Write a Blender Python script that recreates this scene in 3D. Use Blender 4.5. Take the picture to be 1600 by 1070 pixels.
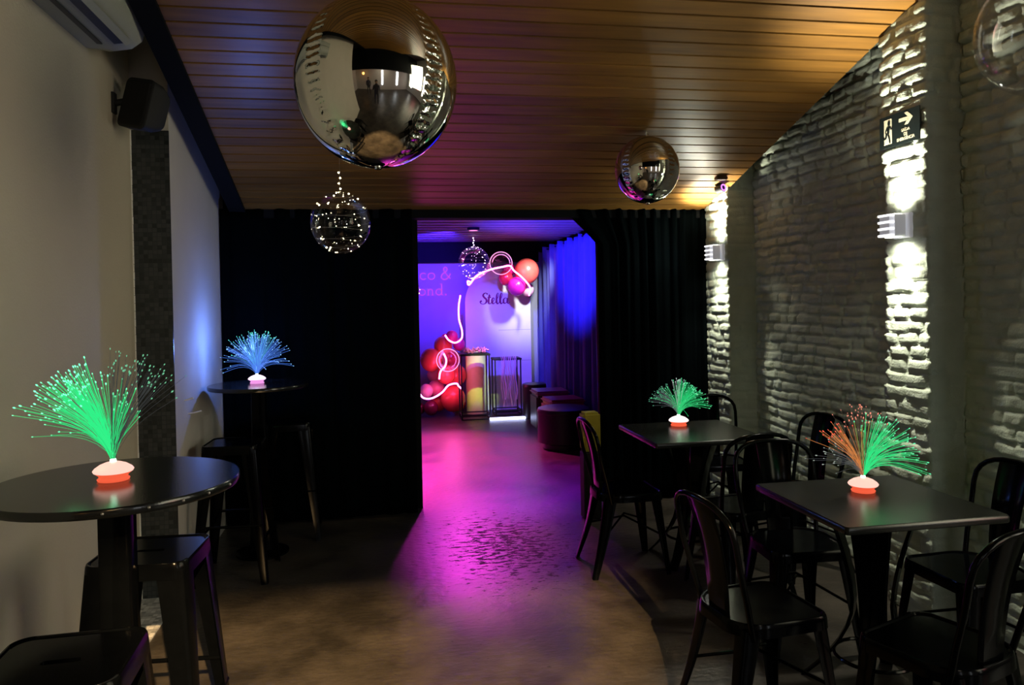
import bpy, bmesh, math, random
import numpy as np
from mathutils import Vector, Matrix, Euler
PI = math.pi
R = math.radians
for o in list(bpy.data.objects): bpy.data.objects.remove(o)
scn = bpy.context.scene
COL = scn.collection

# ------------------------------------------------------------------ camera
cd = bpy.data.cameras.new('camera'); cam = bpy.data.objects.new('camera', cd); COL.objects.link(cam)
cd.sensor_width = 36.0; cd.lens = 27.0; cd.shift_y = -0.034; cd.clip_start = 0.05
yaw, pit, rol = R(10.0), R(-0.7), R(1.1)
fwd = Vector((math.sin(yaw)*math.cos(pit), math.cos(yaw)*math.cos(pit), math.sin(pit)))
r0 = Vector((math.cos(yaw), -math.sin(yaw), 0)); u0 = r0.cross(fwd)
up = math.cos(rol)*u0 + math.sin(rol)*r0; rt = math.cos(rol)*r0 - math.sin(rol)*u0
m = Matrix((rt, up, -fwd)).transposed().to_4x4(); m.translation = Vector((0, 0, 1.55))
cam.matrix_world = m
scn.camera = cam

# ------------------------------------------------------------------ view, world
scn.view_settings.view_transform = 'Standard'; scn.view_settings.look = 'None'
scn.view_settings.exposure = 0.0; scn.view_settings.gamma = 1.0; scn.view_settings.use_curve_mapping = False
w = bpy.data.worlds.new('world'); scn.world = w; w.use_nodes = True
w.node_tree.nodes['Background'].inputs[0].default_value = (0.5, 0.6, 0.8, 1)
w.node_tree.nodes['Background'].inputs[1].default_value = 0.004

# ------------------------------------------------------------------ lights of the place
def light(name, kind, loc, energy, color, size=0.05, target=None, spot=90, blend=0.3, size_y=None, spread=None):
    ld = bpy.data.lights.new(name, kind); ld.energy = energy; ld.color = color
    if kind == 'AREA':
        ld.size = size
        if size_y: ld.shape = 'RECTANGLE'; ld.size_y = size_y
        if spread: ld.spread = R(spread)
    else: ld.shadow_soft_size = size
    if kind == 'SPOT': ld.spot_size = R(spot); ld.spot_blend = blend
    o = bpy.data.objects.new(name, ld); COL.objects.link(o); o.location = loc
    if target is not None:
        o.rotation_euler = (Vector(target)-Vector(loc)).to_track_quat('-Z', 'Y').to_euler()
    return o
WARM = (1.0, 0.93, 0.74)
SCONCES = [(2.505, 5.27), (2.505, 3.29)]
for i, (sx, sy) in enumerate(SCONCES):
    k = (1.0, 1.35)[i]
    light('sconce_up_light', 'SPOT', (sx-0.12, sy, 1.93), (160, 120)[i], WARM, 0.03, (sx+0.0, sy, 3.1), 84, 1.0)
    light('sconce_down_light', 'SPOT', (sx-0.12, sy, 1.79), 50*k, WARM, 0.03, (sx+0.02, sy, 0.4), 80, 1.0)
    light('sconce_up_spill', 'SPOT', (sx-0.075, sy, 1.925), 7*k, WARM, 0.03, (sx, sy, 2.5), 150, 0.6)
    light('sconce_down_spill', 'SPOT', (sx-0.075, sy, 1.795), 7*k, WARM, 0.03, (sx, sy, 1.2), 150, 0.6)
    light('sconce_front_light', 'AREA', (sx-0.15, sy, 1.86), (3.0, 3.0)[i], (0.95, 1.0, 0.85), 0.08, (sx-2, sy, 1.9))
# unseen area light added right of and behind the viewpoint to brighten the left wall
light('left_wall_fill', 'AREA', (4.4, -0.2, 2.3), 66, (1.0, 0.96, 0.66), 2.2, (-1.2, 3.0, 1.9))
# warm downlight of the room behind, cut off by the lintel
light('rear_downlight', 'SPOT', (0.50, -2.0, 2.896), 6000, (1.0, 0.62, 0.27), 0.02, (0.02, 4.3, 0.0), 25, 0.4)
# coloured stage lights of the far room
light('blue_wall_wash', 'SPOT', (0.9, 8.9, 2.25), 800, (0.05, 0.015, 1.0), 0.05, (0.55, 10.9, 1.85), 62, 0.9)
light('blue_curtain_wash', 'SPOT', (0.1, 7.2, 1.0), 2000, (0.05, 0.03, 1.0), 0.05, (2.3, 8.7, 2.25), 50, 0.9)
light('panel_blue_wash', 'SPOT', (1.5, 8.6, 2.25), 450, (0.10, 0.07, 1.0), 0.05, (1.75, 10.6, 0.9), 50, 0.9)
light('panel_white_wash', 'SPOT', (2.1, 9.3, 2.25), 160, (0.9, 0.92, 1.0), 0.05, (2.05, 10.6, 1.5), 45, 0.9)
light('magenta_wash', 'SPOT', (0.35, 9.3, 2.3), 2200, (1.0, 0.04, 0.42), 0.06, (0.55, 7.9, 0.0), 60, 1.0)
light('purple_wash', 'SPOT', (1.48, 7.9, 2.3), 480, (0.35, 0.0, 1.0), 0.06, (1.25, 6.4, 0.0), 38, 1.0)
light('magenta_wash', 'SPOT', (0.95, 8.8, 2.3), 380, (1.0, 0.05, 0.80), 0.06, (0.80, 5.3, 0.0), 22, 1.0)
light('plinth_fill_spot', 'SPOT', (1.45, 8.2, 2.2), 260, (0.8, 1.0, 0.25), 0.03, (1.31, 10.3, 0.45), 15, 0.8)  # unseen spot added to brighten the yellow plinth
light('garland_glow', 'POINT', (0.95, 9.75, 0.60), 9, (1.0, 0.1, 0.5), 0.15)
light('garland_glow', 'POINT', (1.75, 9.95, 1.9), 2, (1.0, 0.12, 0.6), 0.1)
light('garland_glow', 'POINT', (1.05, 10.55, 1.45), 1.2, (1.0, 0.05, 0.7), 0.05)

# ------------------------------------------------------------------ materials
MAT = {}
def mat(name, color, rough=0.5, metal=0.0, emit=None, es=0.0, noise=0.0, nscale=20.0, bump=0.0, bscale=60.0, spec=0.5, coat=0.0):
    if name in MAT: return MAT[name]
    m = bpy.data.materials.new(name); m.use_nodes = True; nt = m.node_tree; b = nt.nodes['Principled BSDF']
    b.inputs['Base Color'].default_value = (*color, 1); b.inputs['Roughness'].default_value = rough
    b.inputs['Metallic'].default_value = metal; b.inputs['Specular IOR Level'].default_value = spec
    if coat: b.inputs['Coat Weight'].default_value = coat; b.inputs['Coat Roughness'].default_value = 0.08
    if emit: b.inputs['Emission Color'].default_value = (*emit, 1); b.inputs['Emission Strength'].default_value = es
    tc = nt.nodes.new('ShaderNodeTexCoord')
    if noise:
        n = nt.nodes.new('ShaderNodeTexNoise'); n.inputs['Scale'].default_value = nscale; n.inputs['Detail'].default_value = 6
        nt.links.new(tc.outputs['Object'], n.inputs['Vector'])
        mx = nt.nodes.new('ShaderNodeMix'); mx.data_type = 'RGBA'
        mx.inputs['A'].default_value = (*[c*(1-noise) for c in color], 1)
        mx.inputs['B'].default_value = (*[min(1, c*(1+noise)) for c in color], 1)
        nt.links.new(n.outputs['Fac'], mx.inputs['Factor']); nt.links.new(mx.outputs['Result'], b.inputs['Base Color'])
    if bump:
        n2 = nt.nodes.new('ShaderNodeTexNoise'); n2.inputs['Scale'].default_value = bscale; n2.inputs['Detail'].default_value = 4
        nt.links.new(tc.outputs['Object'], n2.inputs['Vector'])
        bp = nt.nodes.new('ShaderNodeBump'); bp.inputs['Strength'].default_value = bump; bp.inputs['Distance'].default_value = 0.01
        nt.links.new(n2.outputs['Fac'], bp.inputs['Height']); nt.links.new(bp.outputs['Normal'], b.inputs['Normal'])
    MAT[name] = m; return m
def nodes(m):
    nt = m.node_tree
    return nt, nt.nodes, nt.links, nt.nodes['Principled BSDF']

m_plaster = mat('beige_plaster', (0.50, 0.46, 0.36), 0.8, noise=0.08, nscale=3, bump=0.15, bscale=90)
m_plaster2 = mat('grey_plaster', (0.50, 0.48, 0.44), 0.8, noise=0.08, nscale=4, bump=0.15, bscale=90)
m_brick = mat('painted_brick', (0.45, 0.52, 0.43), 0.75, noise=0.2, nscale=9, bump=0.35, bscale=110)
m_black = mat('black_paint', (0.004, 0.005, 0.006), 0.8, noise=0.3, spec=0.1)
m_blackceil = mat('dark_backing', (0.012, 0.011, 0.011), 0.8, noise=0.2)
m_metal = mat('black_powder_metal', (0.0010, 0.0013, 0.0018), 0.14, noise=0.3, nscale=30, spec=0.10)
m_tabletop = mat('black_table_top', (0.010, 0.011, 0.011), 0.16, noise=0.3, nscale=15, bump=0.03, bscale=200, spec=0.55)
m_sqtop = mat('black_square_top', (0.012, 0.014, 0.014), 0.26, noise=0.3, nscale=15, bump=0.05, bscale=200, spec=0.6)
m_velvet = mat('black_curtain', (0.0015, 0.0025, 0.003), 0.95, noise=0.3, nscale=8, bump=0.1, bscale=300, spec=0.0)
m_velvet2 = mat('far_room_curtain', (0.07, 0.08, 0.26), 0.8, noise=0.2, nscale=8, spec=0.2)
m_white = mat('white_bead', (0.85, 0.84, 0.8), 0.5, noise=0.05)
m_steel = mat('brushed_steel', (0.6, 0.6, 0.6), 0.3, 1.0, noise=0.1)
m_acw = mat('ac_plastic', (0.34, 0.36, 0.30), 0.5, noise=0.04)
m_acd = mat('ac_dark', (0.03, 0.032, 0.03), 0.5, noise=0.1)
m_speak = mat('speaker_black', (0.008, 0.009, 0.010), 0.7, noise=0.2)
m_backwall = mat('far_room_wall', (0.35, 0.35, 0.42), 0.7, noise=0.1, nscale=3)
m_farceil = mat('far_room_ceiling', (0.16, 0.12, 0.13), 0.6, noise=0.25, nscale=6)
m_panel = mat('satin_panel', (0.72, 0.72, 0.70), 0.45, noise=0.08, nscale=5, bump=0.08, bscale=12)
m_yellow = mat('cream_yellow_board', (0.75, 0.78, 0.28), 0.5, noise=0.08, emit=(0.75, 0.8, 0.25), es=0.0)
m_must = mat('mustard_fabric', (0.45, 0.38, 0.03), 0.8, noise=0.15, bump=0.2)
m_vinyl = mat('black_vinyl', (0.012, 0.011, 0.012), 0.35, noise=0.2, bump=0.1)
m_coralv = mat('coral_vinyl', (0.55, 0.16, 0.10), 0.4, noise=0.1)
m_letter = mat('purple_letter', (0.22, 0.01, 0.12), 0.4, noise=0.1)
m_person = mat('dark_clothing', (0.03, 0.03, 0.035), 0.8, noise=0.2)
m_skin = mat('skin', (0.35, 0.2, 0.13), 0.6, noise=0.05)
m_hair = mat('dark_hair', (0.01, 0.008, 0.006), 0.6, noise=0.3)
m_signb = mat('sign_dark_green', (0.002, 0.005, 0.005), 0.4, noise=0.1)
m_signl = mat('sign_cream', (0.36, 0.34, 0.24), 0.6, noise=0.05)
def emit(name, color, s):
    return mat(name, (0.02, 0.02, 0.02), 0.5, emit=color, es=s)

# ceiling wood
m_wood = mat('varnished_cedar', (0.36, 0.17, 0.05), 0.36)
nt, N, L, b = nodes(m_wood)
tc = N.new('ShaderNodeTexCoord'); mp = N.new('ShaderNodeMapping'); mp.inputs['Scale'].default_value = (0.7, 9, 9)
ns = N.new('ShaderNodeTexNoise'); ns.inputs['Scale'].default_value = 3; ns.inputs['Detail'].default_value = 8
at_ = N.new('ShaderNodeAttribute'); at_.attribute_name = 'plank'
cr = N.new('ShaderNodeValToRGB'); cr.color_ramp.elements[0].color = (0.12, 0.058, 0.014, 1); cr.color_ramp.elements[1].color = (0.30, 0.147, 0.027, 1)
ad = N.new('ShaderNodeMath'); ad.operation = 'MULTIPLY_ADD'; ad.inputs[1].default_value = 0.35
L.new(tc.outputs['Object'], mp.inputs['Vector']); L.new(mp.outputs['Vector'], ns.inputs['Vector'])
L.new(at_.outputs['Fac'], ad.inputs[0]); L.new(ns.outputs['Fac'], ad.inputs[2]); L.new(ad.outputs[0], cr.inputs['Fac'])
cr.color_ramp.elements[0].position = 0.35; cr.color_ramp.elements[1].position = 1.0
L.new(cr.outputs['Color'], b.inputs['Base Color'])
bp = N.new('ShaderNodeBump'); bp.inputs['Strength'].default_value = 0.03; bp.inputs['Distance'].default_value = 0.01
L.new(ns.outputs['Fac'], bp.inputs['Height']); L.new(bp.outputs['Normal'], b.inputs['Normal'])

# floor concrete
m_floor = mat('worn_concrete', (0.2, 0.15, 0.11), 0.35)
nt, N, L, b = nodes(m_floor)
tc = N.new('ShaderNodeTexCoord')
n1 = N.new('ShaderNodeTexNoise'); n1.inputs['Scale'].default_value = 2.2; n1.inputs['Detail'].default_value = 8; n1.inputs['Roughness'].default_value = 0.65
L.new(tc.outputs['Object'], n1.inputs['Vector'])
cr = N.new('ShaderNodeValToRGB'); cr.color_ramp.elements[0].position = 0.38; cr.color_ramp.elements[1].position = 0.66
cr.color_ramp.elements[0].color = (0.026, 0.023, 0.019, 1); cr.color_ramp.elements[1].color = (0.072, 0.062, 0.050, 1)
L.new(n1.outputs['Fac'], cr.inputs['Fac'])
# flaked dark wear: stretched noise thresholded, only where a broad mask allows it
mp = N.new('ShaderNodeMapping'); mp.inputs['Scale'].default_value = (6, 14, 6); L.new(tc.outputs['Object'], mp.inputs['Vector'])
n2 = N.new('ShaderNodeTexNoise'); n2.inputs['Scale'].default_value = 2.4; n2.inputs['Detail'].default_value = 10; n2.inputs['Roughness'].default_value = 0.7
L.new(mp.outputs['Vector'], n2.inputs['Vector'])
wear = N.new('ShaderNodeVectorMath'); wear.operation = 'DISTANCE'; wear.inputs[1].default_value = (0.78, 4.75, 0.0)
mpw = N.new('ShaderNodeMapping'); mpw.inputs['Scale'].default_value = (1.6, 1.0, 1); L.new(tc.outputs['Object'], mpw.inputs['Vector'])
wear.inputs[1].default_value = (0.78*1.6, 4.75, 0.0)
L.new(mpw.outputs['Vector'], wear.inputs[0])
mr = N.new('ShaderNodeMapRange'); mr.inputs['From Min'].default_value = 0.2; mr.inputs['From Max'].default_value = 1.1
mr.inputs['To Min'].default_value = 0.47; mr.inputs['To Max'].default_value = 0.64; L.new(wear.outputs['Value'], mr.inputs['Value'])
gt = N.new('ShaderNodeMath'); gt.operation = 'SUBTRACT'; L.new(n2.outputs['Fac'], gt.inputs[0]); L.new(mr.outputs['Result'], gt.inputs[1])
sm = N.new('ShaderNodeMapRange'); sm.inputs['From Min'].default_value = 0.0; sm.inputs['From Max'].default_value = 0.03; L.new(gt.outputs[0], sm.inputs['Value'])
mx = N.new('ShaderNodeMix'); mx.data_type = 'RGBA'; mx.inputs['B'].default_value = (0.004, 0.004, 0.003, 1)
L.new(sm.outputs['Result'], mx.inputs['Factor']); L.new(cr.outputs['Color'], mx.inputs['A']); L.new(mx.outputs['Result'], b.inputs['Base Color'])
rr = N.new('ShaderNodeMapRange'); rr.inputs['To Min'].default_value = 0.22; rr.inputs['To Max'].default_value = 0.5; L.new(n1.outputs['Fac'], rr.inputs['Value'])
ra = N.new('ShaderNodeMath'); ra.operation = 'MULTIPLY_ADD'; ra.inputs[1].default_value = 0.45; L.new(sm.outputs['Result'], ra.inputs[0]); L.new(rr.outputs['Result'], ra.inputs[2])
L.new(ra.outputs[0], b.inputs['Roughness'])
mp3 = N.new('ShaderNodeMapping'); mp3.inputs['Scale'].default_value = (12, 20, 12); L.new(tc.outputs['Object'], mp3.inputs['Vector'])
n3 = N.new('ShaderNodeTexNoise'); n3.inputs['Scale'].default_value = 1.6; n3.inputs['Detail'].default_value = 7; L.new(mp3.outputs['Vector'], n3.inputs['Vector'])
bp = N.new('ShaderNodeBump'); bp.inputs['Strength'].default_value = 0.22; bp.inputs['Distance'].default_value = 0.015
L.new(n3.outputs['Fac'], bp.inputs['Height']); L.new(bp.outputs['Normal'], b.inputs['Normal'])

# mosaic tiles (one square tile 2.3 cm)
def mosaic(name, dark, lightc, xz=True):
    m = mat(name, dark, 0.25)
    nt, N, L, b = nodes(m)
    tc = N.new('ShaderNodeTexCoord'); mp = N.new('ShaderNodeMapping')
    if xz: mp.inputs['Rotation'].default_value = (R(-90), 0, 0)
    br = N.new('ShaderNodeTexBrick'); br.offset = 0.0; br.squash = 1.0
    br.inputs['Scale'].default_value = 1.0; br.inputs['Brick Width'].default_value = 0.023; br.inputs['Row Height'].default_value = 0.023
    br.inputs['Mortar Size'].default_value = 0.0012; br.inputs['Color1'].default_value = (*dark, 1); br.inputs['Color2'].default_value = (*lightc, 1)
    br.inputs['Mortar'].default_value = (*[0.5*(a+c) for a, c in zip(dark, lightc)], 1); br.inputs['Bias'].default_value = 0.25
    L.new(tc.outputs['Object'], mp.inputs['Vector']); L.new(mp.outputs['Vector'], br.inputs['Vector'])
    L.new(br.outputs['Color'], b.inputs['Base Color'])
    bp = N.new('ShaderNodeBump'); bp.inputs['Strength'].default_value = 0.6; bp.inputs['Distance'].default_value = 0.002; bp.invert = True
    L.new(br.outputs['Fac'], bp.inputs['Height']); L.new(bp.outputs['Normal'], b.inputs['Normal'])
    return m
m_mosaic = mosaic('charcoal_mosaic', (0.006, 0.008, 0.010), (0.042, 0.048, 0.052))
m_mosfl = mosaic('silver_mosaic', (0.10, 0.11, 0.12), (0.75, 0.76, 0.78), False)

# mirror foil with puckered gore seams at four meridians
def foil():
    m = mat('mirror_foil', (0.86, 0.85, 0.80), 0.035, 1.0)
    nt, N, L, b = nodes(m)
    tc = N.new('ShaderNodeTexCoord'); sp = N.new('ShaderNodeSeparateXYZ'); L.new(tc.outputs['Object'], sp.inputs[0])
    an = N.new('ShaderNodeMath'); an.operation = 'ARCTAN2'; L.new(sp.outputs['X'], an.inputs[0]); L.new(sp.outputs['Y'], an.inputs[1])
    k = N.new('ShaderNodeMath'); k.operation = 'MULTIPLY'; k.inputs[1].default_value = 2.0; L.new(an.outputs[0], k.inputs[0])
    cs = N.new('ShaderNodeMath'); cs.operation = 'SINE'; L.new(k.outputs[0], cs.inputs[0])
    ab = N.new('ShaderNodeMath'); ab.operation = 'ABSOLUTE'; L.new(cs.outputs[0], ab.inputs[0])
    near = N.new('ShaderNodeMapRange'); near.inputs['From Min'].default_value = 0.955; near.inputs['From Max'].default_value = 1.0
    near.interpolation_type = 'SMOOTHSTEP'; L.new(ab.outputs[0], near.inputs['Value'])
    wv = N.new('ShaderNodeMath'); wv.operation = 'MULTIPLY'; wv.inputs[1].default_value = 240.0; L.new(sp.outputs['Z'], wv.inputs[0])
    nz = N.new('ShaderNodeTexNoise'); nz.inputs['Scale'].default_value = 30; L.new(tc.outputs['Object'], nz.inputs['Vector'])
    w2 = N.new('ShaderNodeMath'); w2.operation = 'MULTIPLY_ADD'; w2.inputs[1].default_value = 6.0; L.new(nz.outputs['Fac'], w2.inputs[0]); L.new(wv.outputs[0], w2.inputs[2])
    sn = N.new('ShaderNodeMath'); sn.operation = 'SINE'; L.new(w2.outputs[0], sn.inputs[0])
    mu = N.new('ShaderNodeMath'); mu.operation = 'MULTIPLY'; L.new(sn.outputs[0], mu.inputs[0]); L.new(near.outputs['Result'], mu.inputs[1])
    bp = N.new('ShaderNodeBump'); bp.inputs['Strength'].default_value = 0.7; bp.inputs['Distance'].default_value = 0.004
    L.new(mu.outputs[0], bp.inputs['Height']); L.new(bp.outputs['Normal'], b.inputs['Normal'])
    return m
m_foil = foil()

def film(name, tint=(1, 1, 1), rough=0.02, k=1.0):
    m = bpy.data.materials.new(name); m.use_nodes = True; nt = m.node_tree; nt.nodes.clear()
    out = nt.nodes.new('ShaderNodeOutputMaterial'); mx = nt.nodes.new('ShaderNodeMixShader')
    tr = nt.nodes.new('ShaderNodeBsdfTransparent'); gl = nt.nodes.new('ShaderNodeBsdfGlossy'); gl.inputs['Roughness'].default_value = rough
    tr.inputs['Color'].default_value = (*tint, 1)
    fr = nt.nodes.new('ShaderNodeFresnel'); fr.inputs['IOR'].default_value = 1.35
    ml = nt.nodes.new('ShaderNodeMath'); ml.operation = 'MULTIPLY'; ml.inputs[1].default_value = k; ml.use_clamp = True
    mn = nt.nodes.new('ShaderNodeMath'); mn.operation = 'MINIMUM'; mn.inputs[1].default_value = 0.22
    nt.links.new(fr.outputs[0], ml.inputs[0]); nt.links.new(ml.outputs[0], mn.inputs[0]); nt.links.new(mn.outputs[0], mx.inputs[0])
    nt.links.new(tr.outputs[0], mx.inputs[1]); nt.links.new(gl.outputs[0], mx.inputs[2]); nt.links.new(mx.outputs[0], out.inputs[0])
    return m
m_film = film('clear_balloon_film', k=0.9)

# ------------------------------------------------------------------ mesh helpers
class MB:
    def __init__(s): s.v = []; s.f = []; s.mi = []; s.cur = 0
    def add(s, vs, fs):
        k = len(s.v); s.v += [tuple(v) for v in vs]; s.f += [tuple(k+i for i in f) for f in fs]; s.mi += [s.cur]*len(fs); return s
    def box(s, c, d, rot=None):
        vs = []
        M = Euler(rot).to_matrix() if rot else Matrix.Identity(3)
        for sx in (-.5, .5):
            for sy in (-.5, .5):
                for sz in (-.5, .5): vs.append(Vector(c)+M @ Vector((sx*d[0], sy*d[1], sz*d[2])))
        return s.add(vs, [(0, 1, 3, 2), (4, 6, 7, 5), (0, 4, 5, 1), (2, 3, 7, 6), (0, 2, 6, 4), (1, 5, 7, 3)])
    def loft(s, rings, cap=True, closed=False):
        n = len(rings[0]); k = len(s.v); vs = [p for r in rings for p in r]; fs = []
        m = len(rings)
        for i in range(m if closed else m-1):
            a = i*n; c = ((i+1) % m)*n
            for j in range(n): fs.append((a+j, a+(j+1) % n, c+(j+1) % n, c+j))
        if cap and not closed: fs.append(tuple(range(n))[::-1]); fs.append(tuple((m-1)*n+j for j in range(n)))
        return s.add(vs, fs)
    def tube(s, pts, r, seg=8, closed=False, cap=True):
        pts = [Vector(p) for p in pts]; rings = []; n = len(pts); prev = None
        for i, p in enumerate(pts):
            t = (pts[(i+1) % n]-pts[i-1]) if closed else (pts[min(i+1, n-1)]-pts[max(i-1, 0)])
            t.normalize()
            if prev is None:
                a = Vector((0, 0, 1)) if abs(t.z) < 0.9 else Vector((1, 0, 0)); x = t.cross(a).normalized()
            else:
                x = (prev - t*prev.dot(t)).normalized()
            prev = x; y = t.cross(x); rr = r[i] if isinstance(r, (list, tuple)) else r
            rings.append([p + rr*(math.cos(2*PI*j/seg)*x + math.sin(2*PI*j/seg)*y) for j in range(seg)])
        return s.loft(rings, cap, closed)
    def lathe(s, prof, seg=24, c=(0, 0, 0), cap=True):
        rings = [[Vector(c)+Vector((r*math.cos(2*PI*j/seg), r*math.sin(2*PI*j/seg), z)) for j in range(seg)] for r, z in prof]
        return s.loft(rings, cap)
    def sphere(s, c, r, seg=24, rings=16, sz=1.0):
        prof = [(max(1e-5, r*math.sin(PI*i/rings)), -r*sz*math.cos(PI*i/rings)) for i in range(rings+1)]
        return s.lathe(prof, seg, c, cap=False)
    def build(s, name, mats, parent=None, smooth=False, bevel=0.0, loc=None):
        me = bpy.data.meshes.new(name); me.from_pydata(s.v, [], s.f)
        mats = mats if isinstance(mats, (list, tuple)) else [mats]
        for m in mats: me.materials.append(m)
        if len(mats) > 1:
            for p, i in zip(me.polygons, s.mi): p.material_index = i
        bm = bmesh.new(); bm.from_mesh(me)
        bmesh.ops.recalc_face_normals(bm, faces=bm.faces)
        if bevel:
            bmesh.ops.bevel(bm, geom=bm.edges[:], offset=bevel, segments=2, affect='EDGES', clamp_overlap=True)
        bm.to_mesh(me); bm.free()
        if smooth:
            for p in me.polygons: p.use_smooth = True
            if smooth != 'all': me.set_sharp_from_angle(angle=R(42))
        o = bpy.data.objects.new(name, me); COL.objects.link(o)
        if parent: o.parent = parent
        if loc: o.location = loc
        return o
def tag(o, label=None, cat=None, group=None, kind=None):
    if label: o['label'] = label
    if cat: o['category'] = cat
    if group: o['group'] = group
    if kind: o['kind'] = kind
    return o
def thing(name, label, cat, loc=(0, 0, 0), rz=0.0, group=None):
    o = bpy.data.objects.new(name, None); COL.objects.link(o); o.location = loc; o.rotation_euler = (0, 0, rz)
    o.empty_display_size = 0.05
    return tag(o, label, cat, group)
def dup(root, loc, rz, label=None, group=None):
    r = root.copy(); COL.objects.link(r); r.location = loc; r.rotation_euler = (0, 0, rz)
    if label: r['label'] = label
    if group: r['group'] = group
    for ch in list(root.children):
        c = ch.copy(); COL.objects.link(c); c.parent = r
        for g in list(ch.children):
            d = g.copy(); COL.objects.link(d); d.parent = c
    return r
def struct(o): o['kind'] = 'structure'; return o
def rrect(wx, wy, r, n=6, c=(0, 0), rb=None):
    pts = []
    rb = rb or r
    for (sx, sy, a0, rr) in ((1, 1, 0, r), (-1, 1, 90, r), (-1, -1, 180, rb), (1, -1, 270, rb)):
        for i in range(n+1):
            a = R(a0+90*i/n); pts.append((c[0]+sx*(wx/2-rr)+rr*math.cos(a), c[1]+sy*(wy/2-rr)+rr*math.sin(a)))
    return pts
def ring(pts, z): return [(x, y, z) for x, y in pts]

# ================================================================== SETTING
H0, SL = 3.83, 0.293
def cz(y): return H0-SL*y
# floor
struct(MB().box((1.2, 3.7, -0.05), (9.2, 15.4, 0.1)).build('floor', m_floor))
# ceiling: slatted, slopes down away from the entrance
mb = MB(); pv = []
rnd = random.Random(4); y = 5.56; cosw = 0.1
while y > -0.95:
    y0 = y-0.1+0.013; y1 = y
    vs = []
    for yy in (y0, y1):
        for xx in (-0.88, 2.515):
            for dz in (0, 0.012): vs.append((xx, yy, cz(yy)+dz))
    mb.add(vs, [(0, 1, 3, 2), (4, 6, 7, 5), (0, 4, 5, 1), (2, 3, 7, 6), (0, 2, 6, 4), (1, 5, 7, 3)]); pv += [rnd.random()]*8
    y -= 0.1
ce = struct(mb.build('ceiling', m_wood))
a = ce.data.attributes.new('plank', 'FLOAT', 'POINT'); a.data.foreach_set('value', pv)
mb = MB()
mb.add([(-0.95, -0.95, cz(-0.95)+.05), (2.54, -0.95, cz(-0.95)+.05), (2.54, 5.6, cz(5.6)+.05), (-0.95, 5.6, cz(5.6)+.05),
        (-0.95, -0.95, cz(-0.95)+.08), (2.54, -0.95, cz(-0.95)+.08), (2.54, 5.6, cz(5.6)+.08), (-0.95, 5.6, cz(5.6)+.08)],
       [(0, 1, 2, 3), (4, 7, 6, 5), (0, 4, 5, 1), (1, 5, 6, 2), (2, 6, 7, 3), (3, 7, 4, 0)])
struct(mb.build('trim_1', m_blackceil))
# upper roof over everything
mb = MB().box((1.25, 1.2, 4.35), (9.1, 9.6, 0.1)); struct(mb.build('trim_2', m_blackceil))
# black fascia board along the left edge of the slats
mb = MB(); vs = []
for yy in (-0.95, 5.58):
    for xx in (-0.985, -0.88):
        for dz in (-0.02, 0.12): vs.append((xx, yy, cz(yy)+dz))
mb.add(vs, [(0, 1, 3, 2), (4, 6, 7, 5), (0, 4, 5, 1), (2, 3, 7, 6), (0, 2, 6, 4), (1, 5, 7, 3)])
struct(mb.build('trim_3', m_black))
# left wall: near stretch, mosaic return, far stretch
mb = MB().box((-1.347, 2.4, 2.2), (0.2, 3.8, 4.4)); struct(mb.build('wall_left', m_plaster))
mb = MB().box((-1.21, 5.03, 2.2), (0.3, 1.44, 4.4)); struct(mb.build('wall_left_far', m_plaster2))
tag(struct(MB().box((-1.153, 4.305, 1.233), (0.187, 0.012, 2.466)).build('trim_4', m_mosaic)))
mb = MB()
for i in range(60): mb.box((-1.2455+rnd.uniform(-.0005, .0005), 4.296, 0.02+i*0.0411), (0.007+rnd.uniform(-.001, .0015), 0.006, 0.0395))
struct(mb.build('trim_5', m_white))
struct(MB().box((-1.153, 3.75, 0.004), (0.187, 1.098, 0.008)).build('trim_6', m_mosfl))

# right wall: old brick relief with pilasters, one swept height field
def vnoise(x, y, seed, n=64):
    g = np.random.RandomState(seed).rand(n, n); xi = np.floor(x).astype(int); yi = np.floor(y).astype(int)
    fx = x-xi; fy = y-yi; fx = fx*fx*(3-2*fx); fy = fy*fy*(3-2*fy)
    a = g[xi % n, yi % n]; b_ = g[(xi+1) % n, yi % n]; c = g[xi % n, (yi+1) % n]; d = g[(xi+1) % n, (yi+1) % n]
    return (a*(1-fx)+b_*fx)*(1-fy)+(c*(1-fx)+d*fx)*fy
PATH = [(2.505, 5.8), (2.505, 5.185), (2.725, 5.185), (2.725, 3.435), (2.505, 3.435), (2.505, 3.15), (2.695, 3.15),
        (2.695, 1.95)]
P = []; U = []; NR = []; AMP = []; u = 0.0
for i in range(len(PATH)-1):
    a = Vector(PATH[i]); b2 = Vector(PATH[i+1]); d = b2-a; ln = d.length; t = d/ln; nrm = Vector((t.y, -t.x))
    if nrm.dot(Vector((-1, -0.3))) < 0 and abs(t.x) < 0.5: nrm = -nrm
    if abs(t.x) > 0.5: nrm = Vector((0, -1)) if b2.x > a.x else Vector((0, 1))
    step = 0.0115 if a.y > 1.9 else 0.03
    n = max(2, int(ln/step))
    smoothface = 0.35 if abs(t.x) > 0.5 else (0.62 if i in (0, 4) else 1.0)
    for k in range(n+1):
        if k == 0 and i > 0:
            NR[-1] = (NR[-1]+nrm).normalized()*1.25; AMP[-1] = max(AMP[-1], smoothface); continue
        P.append(a+t*(ln*k/n)); U.append(u+ln*k/n); NR.append(nrm.copy()); AMP.append(smoothface)
    u += ln
Uv = np.array(U); Zv = np.arange(-0.02, 3.9, 0.0105)
UU, ZZ = np.meshgrid(Uv, Zv, indexing='ij')
wob = (vnoise(UU*1.7, ZZ*2.5+9, 1)-.5)*0.035+(vnoise(UU*9, ZZ*9, 2)-.5)*0.014
zr = (ZZ+wob)/0.064; row = np.floor(zr).astype(int); fz = zr-row
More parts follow.
